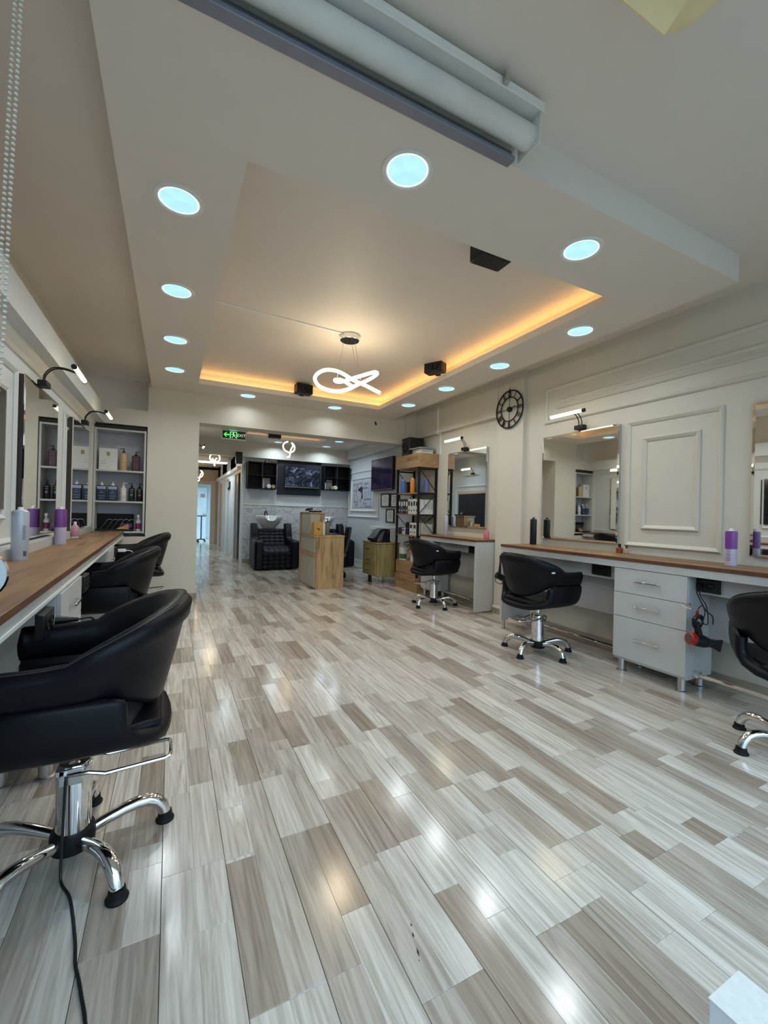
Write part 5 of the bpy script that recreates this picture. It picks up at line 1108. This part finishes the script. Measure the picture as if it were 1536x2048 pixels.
def roll(x, y, z, mt_, lb, r=0.05, hole=True):
    t = thing('towel_roll', lb, 'roll', (x, y, z+r), 0, 'rolls in the cube shelves')
    MB().lathe([(r*0.45, -0.06), (r*0.9, -0.06), (r, -0.05), (r, 0.06), (r*0.45, 0.06)], 20, axis='y').build('roll_body', mt_, t, smooth=True)
    MB().lathe([(0.001, -0.05), (r*0.45, -0.05), (r*0.45, 0.06)], 16, axis='y', caps=False).build('core', M_INK if hole else M_PAPER, t)
M_TAN = cm('tan', (0.42, 0.30, 0.16))
roll(2.03, YB-0.17, 1.754, M_PAPER, 'white roll in the lower right cube of the left wall shelf', 0.05, False); roll(2.135, YB-0.17, 1.754, M_TAN, 'tan tape roll in the left wall shelf', 0.045)
roll(3.60, YB-0.17, 1.799, M_TAN, 'tan tape roll in the right wall shelf', 0.045); roll(3.68, YB-0.19, 1.799, M_PAPER, 'white roll in the lower left cube of the right wall shelf', 0.05, False)
spray_can((1.905, YB-0.17, 1.754), 'slim white bottle in the left wall shelf', 0.022, 0.22, M_PAPER, M_PAPER, group='white bottles in the cube shelves')
spray_can((3.42, YB-0.17, 1.799), 'slim white bottle in the right wall shelf', 0.022, 0.18, M_PAPER, M_PAPER, group='white bottles in the cube shelves')
carton((1.98, YB-0.06, 1.755), 'grey card standing in the left wall shelf', 0.20, 0.03, 0.25, M_GREY); carton((3.56, YB-0.06, 1.80), 'grey card standing in the right wall shelf', 0.16, 0.03, 0.25, M_GREY)
for x, r_, lb in ((1.98, 0.05, 'dark round cap lying on the left wall shelf'), (2.13, 0.035, 'small dark cap lying on the left wall shelf near its right end')):
    t = thing('bowl', lb, 'bowl', (x, YB-0.12, 2.361), 0, 'dark caps on the cube shelf'); MB().lathe([(r_, 0), (r_*0.95, 0.02), (r_*0.6, 0.045), (0.001, 0.05)], 18).build('bowl_body', M_BLACK, t, smooth=True)
t = thing('wall_panel', 'anthracite wall panel behind the screen over the basins', 'panel', (2.26, YB-0.06, 1.63))
box(0, 1.09, 0, 0.06, 0, 0.83).build('board', M_ANTH, t, bevel=0.003)
def tv(loc, rz, w, h, label, scr):
    t = thing('television', label, 'television', loc, rz)
    MB().box(-w/2, w/2, 0.0, 0.05, 0, h).build('body', M_BLACK, t, bevel=0.008)
    box(-w/2+0.02, w/2-0.02, -0.0015, 0.0, 0.05, h-0.02).build('screen', scr, t)
    box(-w/2+0.01, w/2-0.01, -0.003, 0.0, 0.012, 0.03).build('lower_trim', M_STEEL, t)
    box(-0.05, 0.05, 0.05, 0.075, h*0.4, h*0.6).build('bracket', M_BLACK, t)
    return t
def screen_mat(name, cols, sc, strength):
    mt, nt, b = nodes(name); tc = nt.nodes.new('ShaderNodeTexCoord'); n = nt.nodes.new('ShaderNodeTexNoise'); n.inputs['Scale'].default_value = sc; n.inputs['Detail'].default_value = 3; n.inputs['Distortion'].default_value = 1.5
    nt.links.new(tc.outputs['Object'], n.inputs['Vector']); r = nt.nodes.new('ShaderNodeValToRGB'); e = r.color_ramp.elements
    e[0].position = 0.42; e[0].color = cols[0]+(1,); e[1].position = 0.68; e[1].color = cols[2]+(1,); k = e.new(0.56); k.color = cols[1]+(1,)
    nt.links.new(n.outputs['Fac'], r.inputs[0]); nt.links.new(r.outputs[0], b.inputs['Emission Color']); b.inputs['Emission Strength'].default_value = strength
    b.inputs['Base Color'].default_value = (0.008, 0.008, 0.01, 1); b.inputs['Roughness'].default_value = 0.12; return mt
tv((2.85, YB-0.135, 1.80), 0, 0.88, 0.52, 'dark television on the anthracite panel over the basins', screen_mat('screen_reflection_blue', ((0.005, 0.006, 0.012), (0.03, 0.04, 0.07), (0.16, 0.19, 0.26)), 7, 1.0))  # screen is off; its bluish reflections are put into a glow
tv((4.02, 8.18, 1.73), -PI/2, 1.04, 0.69, 'dark television with a dim violet reflection on the right wall beside the rack', screen_mat('screen_reflection_violet', ((0.006, 0.005, 0.018), (0.02, 0.009, 0.035), (0.06, 0.015, 0.05)), 3, 0.6))  # also off; the violet reflection is given as emission
# poster of salon words -----------------------------------------------------------
t = thing('word_poster', 'white salon word poster with a black hair silhouette inside the wall moulding', 'poster', (4.096, 9.30, 1.68))
box(-0.004, 0.003, -0.62, 0.62, -0.32, 0.32).build('sheet', mat('poster_grey', (0.50, 0.53, 0.60), 0.5, var=0.03), t)
def pm(y, z, vert=False):
    return face_M((-0.0046, y, z), (0, -1, 0), (0, 0, 1)) if not vert else face_M((-0.0046, y, z), (0, 0, 1), (0, 1, 0))
for s, y, z, sz, v in (('hair time', 0.44, 0.25, 0.085, 0), ('wash', 0.17, 0.27, 0.08, 0), ('cut', 0.30, 0.19, 0.08, 0), ('volume', -0.18, 0.25, 0.085, 0), ('highlights', -0.12, 0.15, 0.085, 0), ('fix bar', 0.47, 0.10, 0.085, 0), ('hairdo', 0.44, -0.18, 0.085, 0),
                        ('care', 0.40, -0.25, 0.08, 0), ('secret', -0.12, -0.22, 0.085, 0), ('brush light', -0.30, -0.29, 0.085, 0), ('conditioner', -0.28, -0.12, 0.085, 0), ('shampoo', 0.40, 0.07, 0.07, 1), ('hairstyle', 0.33, -0.17, 0.07, 1), ('beautiful', 0.53, -0.05, 0.065, 1), ('extensions', -0.08, -0.06, 0.06, 1),
                        ('trendy', -0.20, -0.01, 0.06, 1), ('scissors', -0.33, 0.06, 0.06, 1), ('styling', -0.44, 0.05, 0.06, 1), ('comb', 0.05, 0.28, 0.06, 1), ('dye', 0.06, -0.29, 0.06, 1)):
    text(s, sz, M_INK, t, pm(y, z, bool(v)), ext=0.0004)
MB().prism([(0.30, 0.10), (0.26, 0.155), (0.17, 0.165), (0.12, 0.20), (0.05, 0.18), (0.02, 0.12), (0.03, 0.05), (0.0, -0.05), (0.02, -0.10), (0.06, -0.13), (0.10, -0.08), (0.07, 0.0), (0.10, 0.06), (0.14, 0.03), (0.17, 0.0), (0.15, 0.06), (0.19, 0.09), (0.25, 0.07)], 'x', -0.0052, -0.004).build('hair_silhouette', M_INK, t)
MB().bar((-0.0048, 0.19, -0.10), (-0.0048, 0.10, -0.20), 0.012, 0.001, (1, 0, 0)).bar((-0.0048, 0.10, -0.10), (-0.0048, 0.19, -0.20), 0.012, 0.001, (1, 0, 0)).build('scissors_symbol', M_INK, t)
# framed certificates -----------------------------------------------------------
def cert(y, z, w, h, label, tilt=0.0):
    t = thing('certificate_frame', label, 'picture frame', (4.098, y, z), 0, 'framed certificates'); t.rotation_euler = (tilt, 0, 0)
    for (a0, a1, b0, b1) in ((-w/2, w/2, -h/2, -h/2+0.02), (-w/2, w/2, h/2-0.02, h/2), (-w/2, -w/2+0.02, -h/2+0.02, h/2-0.02), (w/2-0.02, w/2, -h/2+0.02, h/2-0.02)):
        box(-0.02, 0, a0, a1, b0, b1).build('frame_bar', M_IRON, t)
    box(-0.008, 0, -w/2+0.02, w/2-0.02, -h/2+0.02, h/2-0.02).build('sheet', M_PAPER, t)
    q = MB().box(-0.009, -0.008, -w*0.18, w*0.18, h*0.22, h*0.27)
    for k in range(5): q.box(-0.009, -0.008, -w*0.25, w*0.25, h*(0.10-0.07*k), h*(0.10-0.07*k)+0.006)
    q.build('print', cm('printgrey', (0.25, 0.27, 0.32)), t)
cert(8.10, 1.52, 0.40, 0.29, 'black framed certificate at the left of the upper pair below the violet screen'); cert(7.66, 1.51, 0.38, 0.29, 'black framed certificate cut off by the rack, upper pair below the violet screen'); cert(7.86, 1.19, 0.36, 0.29, 'lower black framed certificate above the silver appliance')
# dark picture on the left wall --------------------------------------------------
t = thing('wall_picture', 'dark framed picture in the left wall panel at the picture edge', 'picture', (XL+0.002, 2.88, 1.215))
box(0, 0.012, -0.45, 0.485, 0, 0.715).build('print_board', screen_mat('dark_portrait', ((0.01, 0.01, 0.012), (0.02, 0.02, 0.022), (0.05, 0.05, 0.05)), 2.5, 0.0), t)
# corridor things -----------------------------------------------------------------
def trolley(loc, label):
    t = thing('salon_trolley', label, 'trolley', loc, 0, 'black trolleys at the end of the corridor')
    MB().tube([(0, 0, 0.08), (0, 0, 0.95)], 0.022, 10).build('post', M_BLACK, t, smooth=True); box(-0.17, 0.17, -0.13, 0.13, 0.95, 0.98).build('tray', M_BLACK, t, bevel=0.01)
    for k in range(4):
        a = PI/4+PI/2*k; lg = MB().tube([(0, 0, 0.09), (0.18*math.cos(a), 0.18*math.sin(a), 0.07)], 0.018, 6).build('leg', M_BLACK, t)
        MB().sphere((0.18*math.cos(a), 0.18*math.sin(a), 0.034), 0.034, 8).build('caster', M_RUBBER, lg)
trolley((0.78, 16.9, 0), 'left black trolley stand in the pale room at the end of the corridor'); trolley((1.02, 17.3, 0), 'right black trolley stand in the pale room at the end of the corridor')
t = thing('wall_sticker', 'grey round emblem and lettering on the pale door at the end of the corridor', 'sign', (0.70, 18.92, 1.72))
MB().lathe([(0.06, -0.004), (0.06, 0.0), (0.042, 0.0), (0.042, -0.004)], 20, (-0.15, 0, 0), 'y', caps=False).build('emblem', M_GREY, t); MB().box(-0.06, 0.28, -0.003, 0, 0.01, 0.045).box(-0.06, 0.24, -0.003, 0, -0.04, -0.02).build('print', M_GREY, t)
box(0.36, 0.52, -0.003, 0, -0.02, 0.12).build('photo', cm('photo_red', (0.35, 0.22, 0.2)), t)
t = thing('wall_phone', 'small black intercom phone on the corridor wall', 'telephone', (1.455, 12.52, 1.80)); box(-0.03, 0, -0.05, 0.05, 0, 0.22).build('body', M_BLACK, t, bevel=0.008); box(-0.06, -0.03, -0.03, 0.03, -0.03, 0.05).build('handset', M_BLACK, t, bevel=0.008)
t = thing('wall_speaker', 'black speaker high on the wall at the mouth of the corridor', 'speaker', (1.34, 10.05, 2.28)); box(-0.07, 0.07, -0.08, 0.08, 0, 0.26).build('cabinet', M_BLACK, t, bevel=0.012); MB().box(-0.01, 0.01, 0.08, 0.12, 0.1, 0.16).build('bracket', M_BLACK, t)
t = thing('back_speaker', 'dark speaker on the back ceiling recess beside the exit sign', 'speaker', (1.99, 9.40, 2.895)); box(-0.13, 0.13, -0.07, 0.07, -0.075, 0.06).build('cabinet', M_BLACK, t, bevel=0.01); MB().lathe([(0.04, -0.0705), (0.03, -0.074), (0.001, -0.071)], 14, (0.03, 0, -0.005), 'y', caps=False).build('driver', M_RUBBER, t)
t = thing('beam_hook', 'tiny black hook stuck to the beam above the rack', 'hook', (3.0, 6.365, 2.73)); MB().obox((0, 0, 0), (1, 0, 0.4), (0, 1, 0), (-0.4, 0, 1), 0.012, 0.006, 0.03).build('hook_body', M_BLACK, t)
